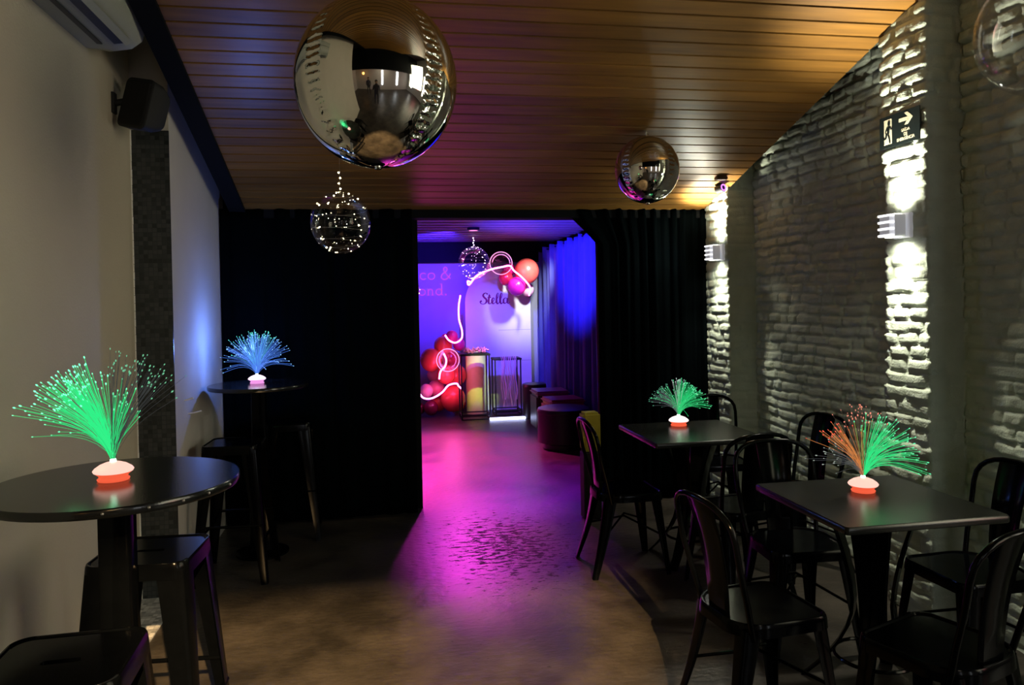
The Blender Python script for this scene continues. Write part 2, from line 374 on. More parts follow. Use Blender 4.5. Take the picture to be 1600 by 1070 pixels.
wu = UU+(vnoise(UU*11+5, ZZ*14, 3)-.5)*0.03
rs = np.random.RandomState(7); du = np.full(UU.shape, 9.0); bid = np.zeros(UU.shape, int)
for r_ in range(row.min(), row.max()+1):
    js = [-rs.rand()*0.2]
    while js[-1] < Uv[-1]+.3: js.append(js[-1]+(rs.choice([0.11, 0.12, 0.22, 0.23, 0.24])+rs.rand()*0.02))
    js = np.array(js); mk = row == r_; x = wu[mk]; ix = np.searchsorted(js, x)-1; ix = np.clip(ix, 0, len(js)-2)
    du[mk] = np.minimum(x-js[ix], js[ix+1]-x); bid[mk] = ix
dz_ = np.minimum(fz, 1-fz)*0.064
def sst(x): x = np.clip(x, 0, 1); return x*x*(3-2*x)
jn = vnoise(UU*4, ZZ*4, 8)
ve = sst((du-0.002)/(0.013+0.006*jn)); he = sst((dz_-0.001)/0.010)
vfill = 0.08+0.92*ve
rb = (np.sin(row*91.7+bid*37.3)*43758.5453) % 1.0
h = he*vfill*(0.012+0.014*rb)+(vnoise(UU*22, ZZ*26, 4)-.5)*0.009*he+(vnoise(UU*60, ZZ*60, 5)-.5)*0.0045+(vnoise(UU*3, ZZ*3, 6)-.5)*0.016
A = np.array(AMP)[:, None]; up_rough = 1+0.5*sst((ZZ-2.0)/0.5)
h = h*A*up_rough*0.95
vs = []; nz_ = len(Zv)
for i, p in enumerate(P):
    nx, ny = NR[i]
    for j in range(nz_):
        q = h[i, j]; vs.append((p[0]+nx*q, p[1]+ny*q, Zv[j]))
fs = [(i*nz_+j, (i+1)*nz_+j, (i+1)*nz_+j+1, i*nz_+j+1) for i in range(len(P)-1) for j in range(nz_-1)]
me = bpy.data.meshes.new('wall_right'); me.from_pydata(vs, [], fs); me.materials.append(m_brick)
for p_ in me.polygons: p_.use_smooth = True
wr = bpy.data.objects.new('wall_right', me); COL.objects.link(wr); struct(wr)
struct(MB().box((2.88, 3.9, 2.2), (0.2, 3.9, 4.4)).build('wall_right_core', m_blackceil))

# partition between the two rooms, behind the curtains (opening x 0.27..1.75)
mb = MB()
mb.box((-0.52, 5.80, 1.6), (1.66, 0.12, 3.2)); mb.box((2.25, 5.80, 1.6), (1.08, 0.12, 3.2)); mb.box((1.0, 5.80, 2.76), (1.5, 0.12, 1.12))
struct(mb.build('wall_partition', m_black))
struct(MB().box((0.85, 5.64, 2.185), (3.4, 0.16, 0.09)).build('trim_7', m_black))
# far room shell
struct(MB().box((0.9, 11.0, 1.4), (4.0, 0.12, 2.8)).build('wall_back', m_backwall))
struct(MB().box((0.9, 10.88, 2.22), (4.0, 0.12, 0.30)).build('trim_8', m_black))
struct(MB().box((-0.7, 8.45, 1.4), (0.12, 5.2, 2.8)).build('wall_far_left', m_backwall))
struct(MB().box((2.62, 8.45, 1.4), (0.12, 5.2, 2.8)).build('wall_far_right', m_black))
mb = MB().box((0.9, 8.45, 2.43), (4.0, 5.3, 0.1))
for i in range(18): mb.box((0.9, 5.95+i*0.29, 2.372), (3.3, 0.19, 0.02))
struct(mb.build('ceiling_far', m_farceil))
# entrance lintel above and behind the viewpoint, and the room behind
struct(MB().box((1.25, -1.0, 3.38), (9.0, 0.12, 1.86)).build('wall_lintel', m_black))
struct(MB().box((1.25, -3.5, 1.6), (9.0, 0.12, 3.2)).build('wall_rear', m_plaster2))
struct(MB().box((1.25, -2.25, 3.15), (9.0, 2.5, 0.1)).build('ceiling_rear', m_blackceil))
struct(MB().box((5.6, -0.75, 2.2), (0.12, 5.5, 4.4)).build('wall_side_right', m_plaster2))
struct(MB().box((-3.1, -1.5, 2.2), (0.12, 4.1, 4.4)).build('wall_side_left', m_plaster2))
struct(MB().box((4.27, 1.95, 2.2), (2.7, 0.10, 4.4)).build('wall_front_right', m_plaster2))
struct(MB().box((-2.2, 0.50, 2.2), (1.8, 0.10, 4.4)).build('wall_front_left', m_plaster2))

# ================================================================== CURTAINS
def curtain(name, label, x0, x1, y, z0, z1, folds, amp, m, seed=1, axis='x', topf=None, botf=None, leftf=None, nu=None, cat='curtain'):
    rn = random.Random(seed); nu = nu or folds*10; nv = 24; vs = []
    ph = [rn.uniform(-.6, .6) for _ in range(folds+2)]
    for i in range(nu+1):
        s = i/nu; k = s*folds; kk = int(k); f = k-kk
        phase = 2*PI*k+ph[kk]*(1-f)+ph[kk+1]*f
        for j in range(nv+1):
            t = j/nv; zt = topf(s) if topf else z1; zb = botf(s) if botf else z0
            z = zb+(zt-zb)*t
            am = amp*(0.75+0.5*math.sin(phase*0.37+2))*(1.15-0.4*t)
            off = am*math.sin(phase)+0.3*am*math.sin(2.3*phase+1+2*t)
            uu = x0+(x1-x0)*s
            if leftf: uu += leftf(z)*(1-s)**5
            vs.append((uu, y+off, z) if axis == 'x' else (y+off, uu, z))
    n = nv+1
    fs = [(i*n+j, (i+1)*n+j, (i+1)*n+j+1, i*n+j+1) for i in range(nu) for j in range(nv)]
    mb = MB(); mb.add(vs, fs); o = mb.build(name, m, smooth='all')
    so = o.modifiers.new('thickness', 'SOLIDIFY'); so.thickness = 0.004
    return tag(o, label, cat)
curtain('drape', 'flat black floor length curtain left of the doorway behind the tall table', -1.05, 0.262, 5.56, 0.02, 2.2, 9, 0.012, m_velvet, 1,
        topf=lambda s: 2.205)
def lf(z):
    if z > 2.05: return -0.16*max(0, 1-(2.2-z)/0.18)-0.0
    return 0.0
def lf2(z):
    t = (z-1.95)/0.22
    return -0.23*max(0, min(1, t)) if z > 1.95 else -0.0
curtain('drape', 'pleated black curtain right of the doorway beside the brick pillar', 1.64, 2.50, 5.56, 0.02, 2.2, 11, 0.022, m_velvet, 2,
        topf=lambda s: 2.215+0.008*math.sin(60*s), leftf=lf2)
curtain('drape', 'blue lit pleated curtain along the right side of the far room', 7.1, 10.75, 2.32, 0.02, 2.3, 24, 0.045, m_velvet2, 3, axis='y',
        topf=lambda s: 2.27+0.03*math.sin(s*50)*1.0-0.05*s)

# ================================================================== BALLOONS IN THE ROOM
def foil_ball(label, c, r, sz, seamrot, tether_to):
    t = thing('mirror_balloon', label, 'balloon', c, seamrot, 'mirror balloons hanging from the slatted ceiling')
    mb = MB(); seg = 96; rg = 64; rings = []
    for i in range(rg+1):
        ph = PI*i/rg; row_ = []
        for j in range(seg):
            th = 2*PI*j/seg
            s_ = abs(math.sin(2*th)); rad = r*(1-0.012*max(0, (s_-0.9)/0.1)**2)
            zz = -r*sz*math.cos(ph)
            row_.append((rad*max(1e-5, math.sin(ph))*math.sin(th), rad*max(1e-5, math.sin(ph))*math.cos(th), zz))
        rings.append(row_)
    mb.loft(rings, cap=False); mb.build('foil_sphere', m_foil, t, smooth='all')
    tb = MB(); n = 10; zt = r*sz; zc = tether_to-c[2]
    pts = [(0.004*math.sin(k*2.1), 0.004*math.cos(k*1.7), zt-0.01+(zc-zt+0.01)*k/n) for k in range(n+1)]
    tb.tube(pts, [0.012, 0.006, 0.011, 0.007, 0.012, 0.006, 0.010, 0.005, 0.006, 0.004, 0.003], 7)
    tb.build('twisted_tail', m_foil, t, smooth=True)
    MB().lathe([(0.012, -r*sz-0.006), (0.008, -r*sz+0.004)], 10).build('seam_tip', m_foil, t)
    return t
foil_ball('large round mirror balloon hanging nearest the camera over the aisle', (0.015, 2.65, 2.29), 0.272, 1.06, R(-2), cz(2.65))
foil_ball('small round mirror balloon hanging in front of the right black curtain', (1.614, 4.4, 2.305), 0.192, 1.05, R(-16), cz(4.4))

def fairy_balloon(label, c, r, n, seed, string_top, m_led, group, fan=True):
    t = thing('clear_balloon', label, 'balloon', c, 0, group)
    MB().sphere((0, 0, 0), r, 48, 32, 1.04).build('clear_skin', m_film, t, smooth='all')
    rn = random.Random(seed); led = MB(); wire = MB(); pts = []
    for k in range(n*6):
        s = k/(n*6-1); th = s*2*PI*7.3+seed; ph = 0.12+2.9*s
        rr = r*0.97
        pts.append((rr*math.sin(ph)*math.cos(th), rr*math.sin(ph)*math.sin(th), rr*1.04*math.cos(ph)))
    wire.tube(pts, 0.00025, 4)
    for k in range(0, len(pts), 6):
        p = pts[k]; led.sphere(p, 0.0042 if rn.random() < .45 else 0.0026, 8, 6)
    # a few inside, along a core strand
    for k in range(26):
        a = rn.uniform(0, 2*PI); q = rn.uniform(0.1, 0.55)*r
        led.sphere((q*math.cos(a), q*math.sin(a), rn.uniform(-.75, .75)*r), 0.0017, 6, 4)
    wire.build('light_wire', m_steel, t); led.build('fairy_light', m_led, t, smooth='all').__setitem__('kind', 'stuff')
    if string_top:
        st = MB(); st.tube([(0, 0, r*1.02), (0.003, 0, string_top-c[2])], 0.0012, 5); st.build('hanging_string', m_steel, t)
        bd = MB()
        for k in range(4): MB().sphere((0.004*(-1)**k, 0, r*1.06+0.012+k*0.03), 0.005, 8, 6).build('string_light', m_led, t, smooth='all')
    return t
m_ledw = emit('warm_fairy_led', (1.0, 0.86, 0.5), 14.0)
m_ledp = emit('pale_fairy_led', (1.0, 0.75, 0.9), 22.0)
fairy_balloon('clear balloon wrapped in warm fairy lights hanging below the large mirror balloon', (-0.189, 4.4, 1.99), 0.168, 30, 3, cz(4.4), m_ledw, 'clear balloons')
# plain clear balloon at the right edge
t = thing('clear_balloon', 'plain clear balloon cut off by the top right edge of the photo', 'balloon', (2.19, 2.2, 2.40), 0, 'clear balloons')
MB().sphere((0, 0, 0), 0.205, 48, 32, 1.04).build('clear_skin', m_film, t, smooth='all')
MB().tube([(0, 0, 0.21), (0.002, 0, cz(2.2)-2.40)], 0.0015, 5).build('hanging_string', m_steel, t)

# ================================================================== AIR CONDITIONER, SPEAKER, CAMERA, SIGN, SCONCES
t = thing('air_conditioner', 'long cream split air conditioner high on the left wall', 'air conditioner', (-1.247, 2.9, 2.70))
L2 = 0.80
prof = [(0.0, 0.0), (0.10, -0.015), (0.19, 0.0), (0.235, 0.035), (0.25, 0.09), (0.247, 0.20), (0.225, 0.265), (0.19, 0.285), (0.0, 0.285)]
mb = MB(); mb.loft([[(x, yy, z) for x, z in prof] for yy in (-L2, L2)]); mb.build('body', m_acw, t, smooth=True)
mb = MB()
mb.box((0.172, -0.02, -0.006), (0.045, 1.42, 0.012), (0, R(-8), 0)); mb.build('air_outlet', m_acd, t)
mb = MB(); mb.box((0.095, -0.02, -0.018), (0.022, 1.40, 0.006), (0, R(6), 0)); mb.build('louver_slot', m_acd, t)
mb = MB(); mb.box((0.205, -0.02, -0.006), (0.030, 1.44, 0.008), (0, R(-38), 0)); mb.build('flap', m_acw, t)
mb = MB(); mb.box((0.251, 0, 0.15), (0.004, 1.58, 0.004)); mb.build('panel_seam', m_acd, t)

t = thing('wall_speaker', 'black wall speaker on a bracket above the mosaic strip', 'speaker', (-1.247, 4.04, 2.52))
mb = MB(); mb.box((0.006, 0, 0.02), (0.012, 0.05, 0.10)); mb.tube([(0.01, 0, 0.02), (0.07, -0.01, 0.03)], 0.016, 10); mb.build('bracket', m_speak, t, smooth=True)
mb = MB()
def sq(cx, cy, wx, wz, z0, rr=0.03):
    return [(cx+a_*1.0, cy, z0+b_) for a_, b_ in rrect(wx, wz, rr)]
M3 = Matrix.Rotation(R(14), 3, 'Y') @ Matrix.Rotation(R(-28), 3, 'Z')
rings = []
for yy, wx, wz in ((-0.075, 0.165, 0.235), (-0.07, 0.175, 0.245), (0.0, 0.17, 0.235), (0.06, 0.135, 0.19), (0.075, 0.12, 0.17)):
    rings.append([Vector((0.155, -0.0, 0.0))+M3 @ Vector((a_, yy, b_)) for a_, b_ in rrect(wx, wz, 0.03)])
mb.loft(rings); cab = mb.build('cabinet', m_speak, t, smooth=True)
mb = MB(); mb.loft([[Vector((0.155, 0, 0))+M3 @ Vector((a_, yy, b_)) for a_, b_ in rrect(wx, wz, 0.02)] for yy, wx, wz in ((-0.076, 0.15, 0.22), (-0.083, 0.142, 0.21))])
mb.build('grille', mat('speaker_grille', (0.012, 0.012, 0.013), 0.5, 0.6, bump=0.6, bscale=400), cab, smooth=True)

def sconce(label, x, y, z):
    t = thing('wall_sconce', label, 'wall lamp', (x, y, z), 0, 'white box sconces on the brick pillars')
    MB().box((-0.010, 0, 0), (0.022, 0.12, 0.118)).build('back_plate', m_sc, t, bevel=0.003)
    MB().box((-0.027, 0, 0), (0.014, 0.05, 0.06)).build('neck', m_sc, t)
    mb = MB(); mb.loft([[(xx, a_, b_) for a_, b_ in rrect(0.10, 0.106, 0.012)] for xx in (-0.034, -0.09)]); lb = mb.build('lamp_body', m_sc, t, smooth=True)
    for k in range(4):
        MB().box((-0.1, 0, -0.047+k*0.0315), (0.024, 0.096, 0.011)).build('louver_fin', m_fin, lb, bevel=0.002)
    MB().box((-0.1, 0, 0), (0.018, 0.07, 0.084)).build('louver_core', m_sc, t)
    MB().box((-0.062, 0, 0.0545), (0.04, 0.07, 0.002)).build('upper_lens', m_lens, t)
    MB().box((-0.062, 0, -0.0545), (0.04, 0.07, 0.002)).build('lower_lens', m_lens, t)
    return t
m_sc = mat('sconce_white_lit', (0.7, 0.71, 0.74), 0.35, emit=(0.9, 0.92, 1.0), es=0.16)  # faint emission in the white stands in for light on the housing
m_fin = emit('sconce_fin_glow', (1.0, 0.98, 1.0), 1.6)
m_lens = emit('sconce_lens', (1.0, 0.95, 0.85), 12.0)
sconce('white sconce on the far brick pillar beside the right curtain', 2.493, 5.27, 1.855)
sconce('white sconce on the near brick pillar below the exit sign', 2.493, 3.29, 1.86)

t = thing('security_camera', 'small security camera with a purple infrared ring beside the far pillar top', 'camera', (2.42, 5.12, 2.30))
mb = MB(); mb.lathe([(0.028, -0.03), (0.032, 0), (0.03, 0.03)], 16)
o = mb.build('housing', m_speak, t, smooth=True); o.rotation_euler = (R(82), 0, R(22))
mb = MB(); mb.tube([(0.021*math.cos(k*PI/8), 0.021*math.sin(k*PI/8), 0.031) for k in range(16)], 0.0045, 6, closed=True)
o = mb.build('infrared_ring', emit('infrared_purple', (0.6, 0.15, 1.0), 3.0), t, smooth=True); o.rotation_euler = (R(82), 0, R(22))
mb = MB(); mb.tube([(0.02, 0.02, 0.0), (0.05, 0.03, -0.03), (0.08, 0.05, -0.01), (0.085, 0.05, 0.03)], 0.004, 6); mb.build('cable', m_white, t, smooth=True)
MB().tube([(0, 0.02, 0.02), (0.0, 0.03, cz(5.15)-2.30)], 0.008, 8).build('mount', m_speak, t)
tag(MB().box((2.37, 5.0, cz(5.0)-0.012), (0.075, 0.06, 0.022)).build('junction_box', mat('brown_plastic', (0.07, 0.04, 0.02), 0.5), bevel=0.004),
    'small brown junction box on the slats above the security camera', 'junction box')

# lettering
def text_mesh(name, body, size, m, parent=None, extrude=0.001, align='CENTER', shear=0.0, offset=0.0, M=None, spacing=1.0, leading=1.0):
    cu = bpy.data.curves.new(name, 'FONT'); cu.body = body; cu.size = size; cu.extrude = extrude; cu.align_x = align; cu.align_y = 'CENTER'
    cu.shear = shear; cu.offset = offset; cu.space_character = spacing; cu.space_line = leading
    tmp = bpy.data.objects.new(name+'_c', cu); COL.objects.link(tmp)
    dg = bpy.context.evaluated_depsgraph_get(); me = bpy.data.meshes.new_from_object(tmp.evaluated_get(dg))
    bpy.data.objects.remove(tmp)
    if M: me.transform(M)
    me.materials.clear(); me.materials.append(m)
    o = bpy.data.objects.new(name, me); COL.objects.link(o)
    if parent: o.parent = parent
    return o
def poly_plate(pts, th, m, name, parent, M):
    mb = MB(); mb.loft([[M @ Vector((x, y, 0)) for x, y in pts], [M @ Vector((x, y, th)) for x, y in pts]]); return mb.build(name, m, parent)
# exit sign on the near pillar: local plane u = towards camera (-Y), v = up, normal = -X
t = thing('exit_sign', 'dark green exit sign with running figure and arrow on the near brick pillar', 'sign', (2.480, 3.300, 2.325))
MS = Matrix(((0, 0, -1, 0), (-1, 0, 0, 0), (0, 1, 0, 0), (0, 0, 0, 1)))
W_, H_ = 0.285, 0.155
mb = MB(); mb.loft([[MS @ Vector((x, y, z)) for x, y in rrect(W_, H_, 0.003, 2)] for z in (0.0, 0.004)]); mb.build('plate', m_signb, t)
poly_plate([(-0.108, -0.060), (-0.052, -0.060), (-0.052, 0.060), (-0.108, 0.060)], 0.001, m_signl, 'door_symbol', t, MS @ Matrix.Translation((0, 0, 0.004)))
mb = MB(); Z = 0.0055
def fl(pts): mb.loft([[MS @ Vector((x, y, Z)) for x, y in pts], [MS @ Vector((x, y, Z+0.0006)) for x, y in pts]])
fl([(-0.070+0.011*math.cos(k*PI/6), 0.040+0.011*math.sin(k*PI/6)) for k in range(12)])
fl([(-0.088, 0.020), (-0.072, 0.028), (-0.062, 0.020), (-0.070, -0.012), (-0.082, -0.008)])      # torso
fl([(-0.066, 0.026), (-0.058, 0.006), (-0.044, 0.008), (-0.044, 0.013), (-0.054, 0.013), (-0.060, 0.026)])
fl([(-0.088, 0.020), (-0.100, 0.002), (-0.096, -0.010), (-0.091, -0.008), (-0.093, 0.002), (-0.080, 0.016)])
fl([(-0.082, -0.008), (-0.090, -0.032), (-0.120, -0.038), (-0.120, -0.030), (-0.098, -0.024), (-0.096, -0.004)])
fl([(-0.072, -0.012), (-0.064, -0.028), (-0.058, -0.058), (-0.068, -0.058), (-0.074, -0.032), (-0.084, -0.012)])
mb.build('running_figure', m_signb, t)
ar = [(-0.015, 0.027), (0.045, 0.027), (0.028, 0.010), (0.052, 0.010), (0.082, 0.038), (0.052, 0.066), (0.028, 0.066), (0.045, 0.049), (-0.015, 0.049)]
mb = MB()
def quadp(pts): mb.loft([[MS @ Vector((x+0.03, y-0.003, 0.004)) for x, y in pts], [MS @ Vector((x+0.03, y-0.003, 0.005)) for x, y in pts]])
quadp([(-0.030, 0.032), (0.036, 0.030), (0.036, 0.048), (-0.030, 0.048)])
quadp([(0.008, 0.070), (0.032, 0.070), (0.066, 0.041), (0.032, 0.012), (0.008, 0.012), (0.038, 0.041)])
mb.build('arrow', m_signl, t)
text_mesh('lettering', 'SA\u00cdDA\nDE\nEMERG\u00caNCIA', 0.0205, m_signl, t, 0.0004, M=MS @ Matrix.Translation((0.046, -0.034, 0.0045)), spacing=1.0, leading=1.0, offset=0.0003)

# two small pale hooks on the far left wall
for (yy, zz, ln, lab) in ((4.50, 1.02, 0.05, 'upper small pale wall peg on the grey wall left of the tall table'),
                          (4.58, 0.935, 0.075, 'lower longer pale wall peg on the grey wall left of the tall table')):
    tag(MB().tube([(-1.062, yy, zz), (-1.062+ln*0.5, yy+0.004, zz+0.003), (-1.062+ln, yy, zz+0.012)], 0.004, 8).build('wall_peg', m_white, smooth=True), lab, 'wall peg')

# ================================================================== FURNITURE
def seat_mesh(w_, z, r_, rb, skirt, slot=None, dish=0.004):
    mb = MB(); n = 8
    outer = lambda s, rr, rbb: rrect(w_*s, w_*s, rr, n, rb=rbb)
    rings = [ring(outer(1.02, r_, rb), z-skirt), ring(outer(1.01, r_, rb), z-skirt*0.4), ring(outer(1.0, r_, rb), z-0.006),
             ring(outer(0.985, r_, rb), z), ring(outer(0.955, r_, rb), z), ring(outer(0.93, r_, rb), z-dish), ring(outer(0.905, r_, rb), z-dish)]
    if slot:
        inn = rrect(slot[0], slot[1], slot[1]*0.45, n)
        rings += [ring(inn, z-dish), ring(inn, z-dish-0.02)]
        mb.loft(rings, cap=False)
    else:
        rings.append(ring(outer(0.2, r_*0.2, rb*0.2), z-dish-0.003)); mb.loft(rings, cap=False)
        k = len(mb.v)-len(rings[-1]); mb.f.append(tuple(range(k, len(mb.v)))); mb.mi.append(0)
    return mb
def leg_mesh(top, bot, wt, wb, out, th=0.003, bow=0.0):
    """L-section tapered sheet leg; out=(sx,sy) corner direction"""
    mb = MB(); sx, sy = out; n = 7; rings = []
    for i in range(n+1):
        t = i/n; p = Vector(top).lerp(Vector(bot), t); w_ = wt+(wb-wt)*t
        bb = bow*math.sin(PI*t); p = p+Vector((sx*bb, sy*bb, 0))
        c = 0.25*w_
        prof = [(-w_*sx, 0), (-c*sx, 0), (-c*0.3*sx, -c*0.3*sy), (0, -c*sy), (0, -w_*sy), (-th*sx, -w_*sy), (-th*sx-0.0*sx, -c*sy-th*sy), (-c*sx, -th*sy-0.0), (-w_*sx, -th*sy)]
        rings.append([(p.x+a_, p.y+b_, p.z) for a_, b_ in prof])
    mb.loft(rings); return mb

def make_chair(label, loc, rz, group):
    t = thing('metal_chair', label, 'chair', loc, rz, group)
    seat_mesh(0.355, 0.452, 0.05, 0.125, 0.045, dish=0.006).build('seat', m_metal, t, smooth=True)
    for sx in (-1, 1):
        leg_mesh((sx*0.168, 0.165, 0.43), (sx*0.205, 0.205, 0.0), 0.062, 0.028, (sx, 1)).build('leg', m_metal, t, smooth=True)
        leg_mesh((sx*0.160, -0.150, 0.43), (sx*0.200, -0.245, 0.0), 0.062, 0.028, (sx, -1), bow=-0.01).build('leg', m_metal, t, smooth=True)
    # hoop back
    pts = []
    base = [(-0.160, -0.120, 0.40), (-0.176, -0.150, 0.52), (-0.188, -0.185, 0.65)]
    pts += base
    for k in range(13):
        a = PI-PI*k/12
        ex = 0.19*math.copysign(abs(math.cos(a))**0.75, math.cos(a)); ez = 0.115*abs(math.sin(a))**0.75
        pts.append((ex, -0.200-0.035*math.sin(a), 0.735+ez))
    pts += [(-x, yy, z) for x, yy, z in base[::-1]]
    MB().tube(pts, 0.0105, 10).build('back_hoop', m_metal, t, smooth=True)
    # central splat
    mb = MB(); rings = []
    for k in range(9):
        s = k/8; z = 0.44+(0.852-0.44)*s; yy = -0.155-0.08*s+0.018*math.sin(PI*s); hw = 0.062+0.018*s
        rings.append([(-hw, yy+0.006, z), (-hw*0.85, yy-0.004, z), (0, yy-0.007, z), (hw*0.85, yy-0.004, z), (hw, yy+0.006, z),
                      (hw, yy+0.009, z), (hw*0.85, yy-0.001, z), (0, yy-0.004, z), (-hw*0.85, yy-0.001, z), (-hw, yy+0.009, z)])
    mb.loft(rings); mb.build('splat', m_metal, t, smooth=True)
    mb = MB(); mb.tube([(-0.17, 0.17, 0.21), (0, 0, 0.30), (0.165, -0.175, 0.21)], 0.006, 6); mb.build('cross_brace', m_metal, t, smooth=True)
    mb = MB(); mb.tube([(0.17, 0.17, 0.21), (0, 0, 0.285), (-0.165, -0.175, 0.21)], 0.006, 6); mb.build('cross_brace', m_metal, t, smooth=True)
    return t
GC = 'black metal bistro chairs around the square tables'
ch = make_chair('black metal chair left of the far square table, back towards the aisle', (1.38, 4.24, 0), R(-90), GC)
for (x, y_, a_, lab) in (
    (2.22, 4.80, 172, 'black metal chair behind the far square table against the right curtain'),
    (1.84, 3.76, 6, 'black metal chair in front of the far square table, back to the near table'),
    (2.30, 3.98, 100, 'black metal chair with leaning splat by the brick recess right of far table'),
    (1.82, 3.15, 176, 'black metal chair tucked under the far edge of the near square table'),
    (1.31, 2.53, -84, 'black metal chair left of the near square table, its back to the aisle'),
    (2.30, 2.68, 92, 'black metal chair between the near square table and brick wall'),
    (1.72, 2.13, 20, 'black metal chair in the lower right corner, nearest the camera')):
    dup(ch, (x, y_, 0), R(a_), lab)

def make_stool(label, loc, rz, group):
    t = thing('bar_stool', label, 'stool', loc, rz, group)
    seat_mesh(0.305, 0.762, 0.045, 0.045, 0.05, slot=(0.085, 0.022)).build('seat', m_metal, t, smooth=True)
    for sx in (-1, 1):
        for sy in (-1, 1):
            leg_mesh((sx*0.150, sy*0.150, 0.735), (sx*0.205, sy*0.205, 0.0), 0.085, 0.036, (sx, sy)).build('leg', m_metal, t, smooth=True)
    for k, z in enumerate((0.24, 0.32, 0.24, 0.32)):
        a = k*PI/2; q = 0.205-0.055*z/0.735-0.006
        MB().tube([(q*(math.cos(a)-math.sin(a)), q*(math.sin(a)+math.cos(a)), z), (q*(math.cos(a)+math.sin(a)), q*(math.sin(a)-math.cos(a)), z)], 0.008, 8).build('foot_rail', m_metal, t, smooth=True)
    return t
GS = 'black metal bar stools at the tall tables'
st = make_stool('black metal bar stool standing behind the post of the near round table', (-0.735, 2.64, 0), R(-4), GS)
for (x, y_, a_, lab) in ((-0.71, 1.86, 2, 'black metal bar stool in the lower left corner with handle slot showing'),
                         (-0.815, 4.60, -3, 'black metal bar stool in front of the far tall table by the grey wall'),
                         (-0.60, 5.31, 4, 'black metal bar stool behind the far tall table against the black curtain')):
    dup(st, (x, y_, 0), R(a_), lab)

def pinch_leg(ang, zt, rt, rm, zm, rb, wt, wm, wb, th=0.012):
    mb = MB(); rings = []; c, s_ = math.cos(ang), math.sin(ang); n = 12
    for i in range(n+1):
        t = i/n; z = zt*(1-t)
        if z > zm: q = (z-zm)/(zt-zm); r_ = rm+(rt-rm)*q**1.6; w_ = wm+(wt-wm)*q
        else: q = (zm-z)/zm; r_ = rm+(rb-rm)*q**1.8; w_ = wm+(wb-wm)*q
        rings.append([(c*rr-s_*ww, s_*rr+c*ww, z) for rr, ww in ((r_-th, -w_*.4), (r_, -w_/2), (r_+th*0.4, 0), (r_, w_/2), (r_-th, w_*.4))])
    mb.loft(rings); return mb
def square_table(label, loc, w_, group):
    t = thing('square_table', label, 'table', loc, 0, group)
    mb = MB(); mb.loft([ring(rrect(w_-.006, w_-.006, 0.012, 4), 0.722), ring(rrect(w_, w_, 0.012, 4), 0.726), ring(rrect(w_, w_, 0.012, 4), 0.745), ring(rrect(w_-.008, w_-.008, 0.012, 4), 0.75)])
    mb.build('tabletop', m_sqtop, t, smooth=True)
    MB().box((0, 0, 0.712), (0.30, 0.30, 0.016)).build('mounting_plate', m_metal, t)
    for k in range(4):
        pinch_leg(PI/4+k*PI/2, 0.705, 0.16, 0.075, 0.34, 0.27, 0.11, 0.075, 0.05).build('leg', m_metal, t, smooth=True)
    mb = MB(); mb.tube([(0.145*math.cos(k*PI/12), 0.145*math.sin(k*PI/12), 0.14) for k in range(24)], 0.007, 6, closed=True); mb.build('ring_brace', m_metal, t, smooth=True)
    return t
GT = 'black square tables along the brick wall'
square_table('black square table nearest the camera beside the near brick pillar', (1.873, 2.68, 0), 0.64, GT)
square_table('black square table further back in front of the right curtain', (1.80, 4.27, 0), 0.66, GT)

def bar_table(label, loc, r_, group, beads=False):
    t = thing('round_bar_table', label, 'table', loc, 0, group)
    top = MB().lathe([(r_-.03, 1.022), (r_-.003, 1.026), (r_, 1.032), (r_, 1.045), (r_-.003, 1.05), (r_*0.5, 1.0502)], 64).build('tabletop', m_tabletop, t, smooth=True)
    MB().lathe([(0.11, 1.010), (0.11, 1.022)], 24).build('mounting_plate', m_metal, t)
    MB().loft([ring(rrect(0.085, 0.085, 0.01, 2), 1.012), ring(rrect(0.085, 0.085, 0.01, 2), 0.70), ring(rrect(0.12, 0.12, 0.01, 2), 0.30), ring(rrect(0.13, 0.13, 0.01, 2), 0.03)]).build('post', m_metal, t, smooth=True)
    MB().lathe([(0.16, 0.0), (0.16, 0.012), (0.07, 0.03)], 32).build('base_plate', m_metal, t, smooth=True)
    if beads:
        for a_ in (-78, -60, -45, -31, -14):
            o = MB().sphere((r_*math.cos(R(a_)), r_*math.sin(R(a_)), 1.0385), 0.0042, 10, 8).build('edge_bead', m_steel, top, smooth='all')  # small steel beads set along the rim
    return t
GB = 'round black bar tables on the left'
bar_table('large round black bar table in the left foreground', (-0.745, 2.36, 0), 0.335, GB, True)
bar_table('round black bar table in the dark corner by the left curtain', (-0.73, 4.96, 0), 0.30, GB)

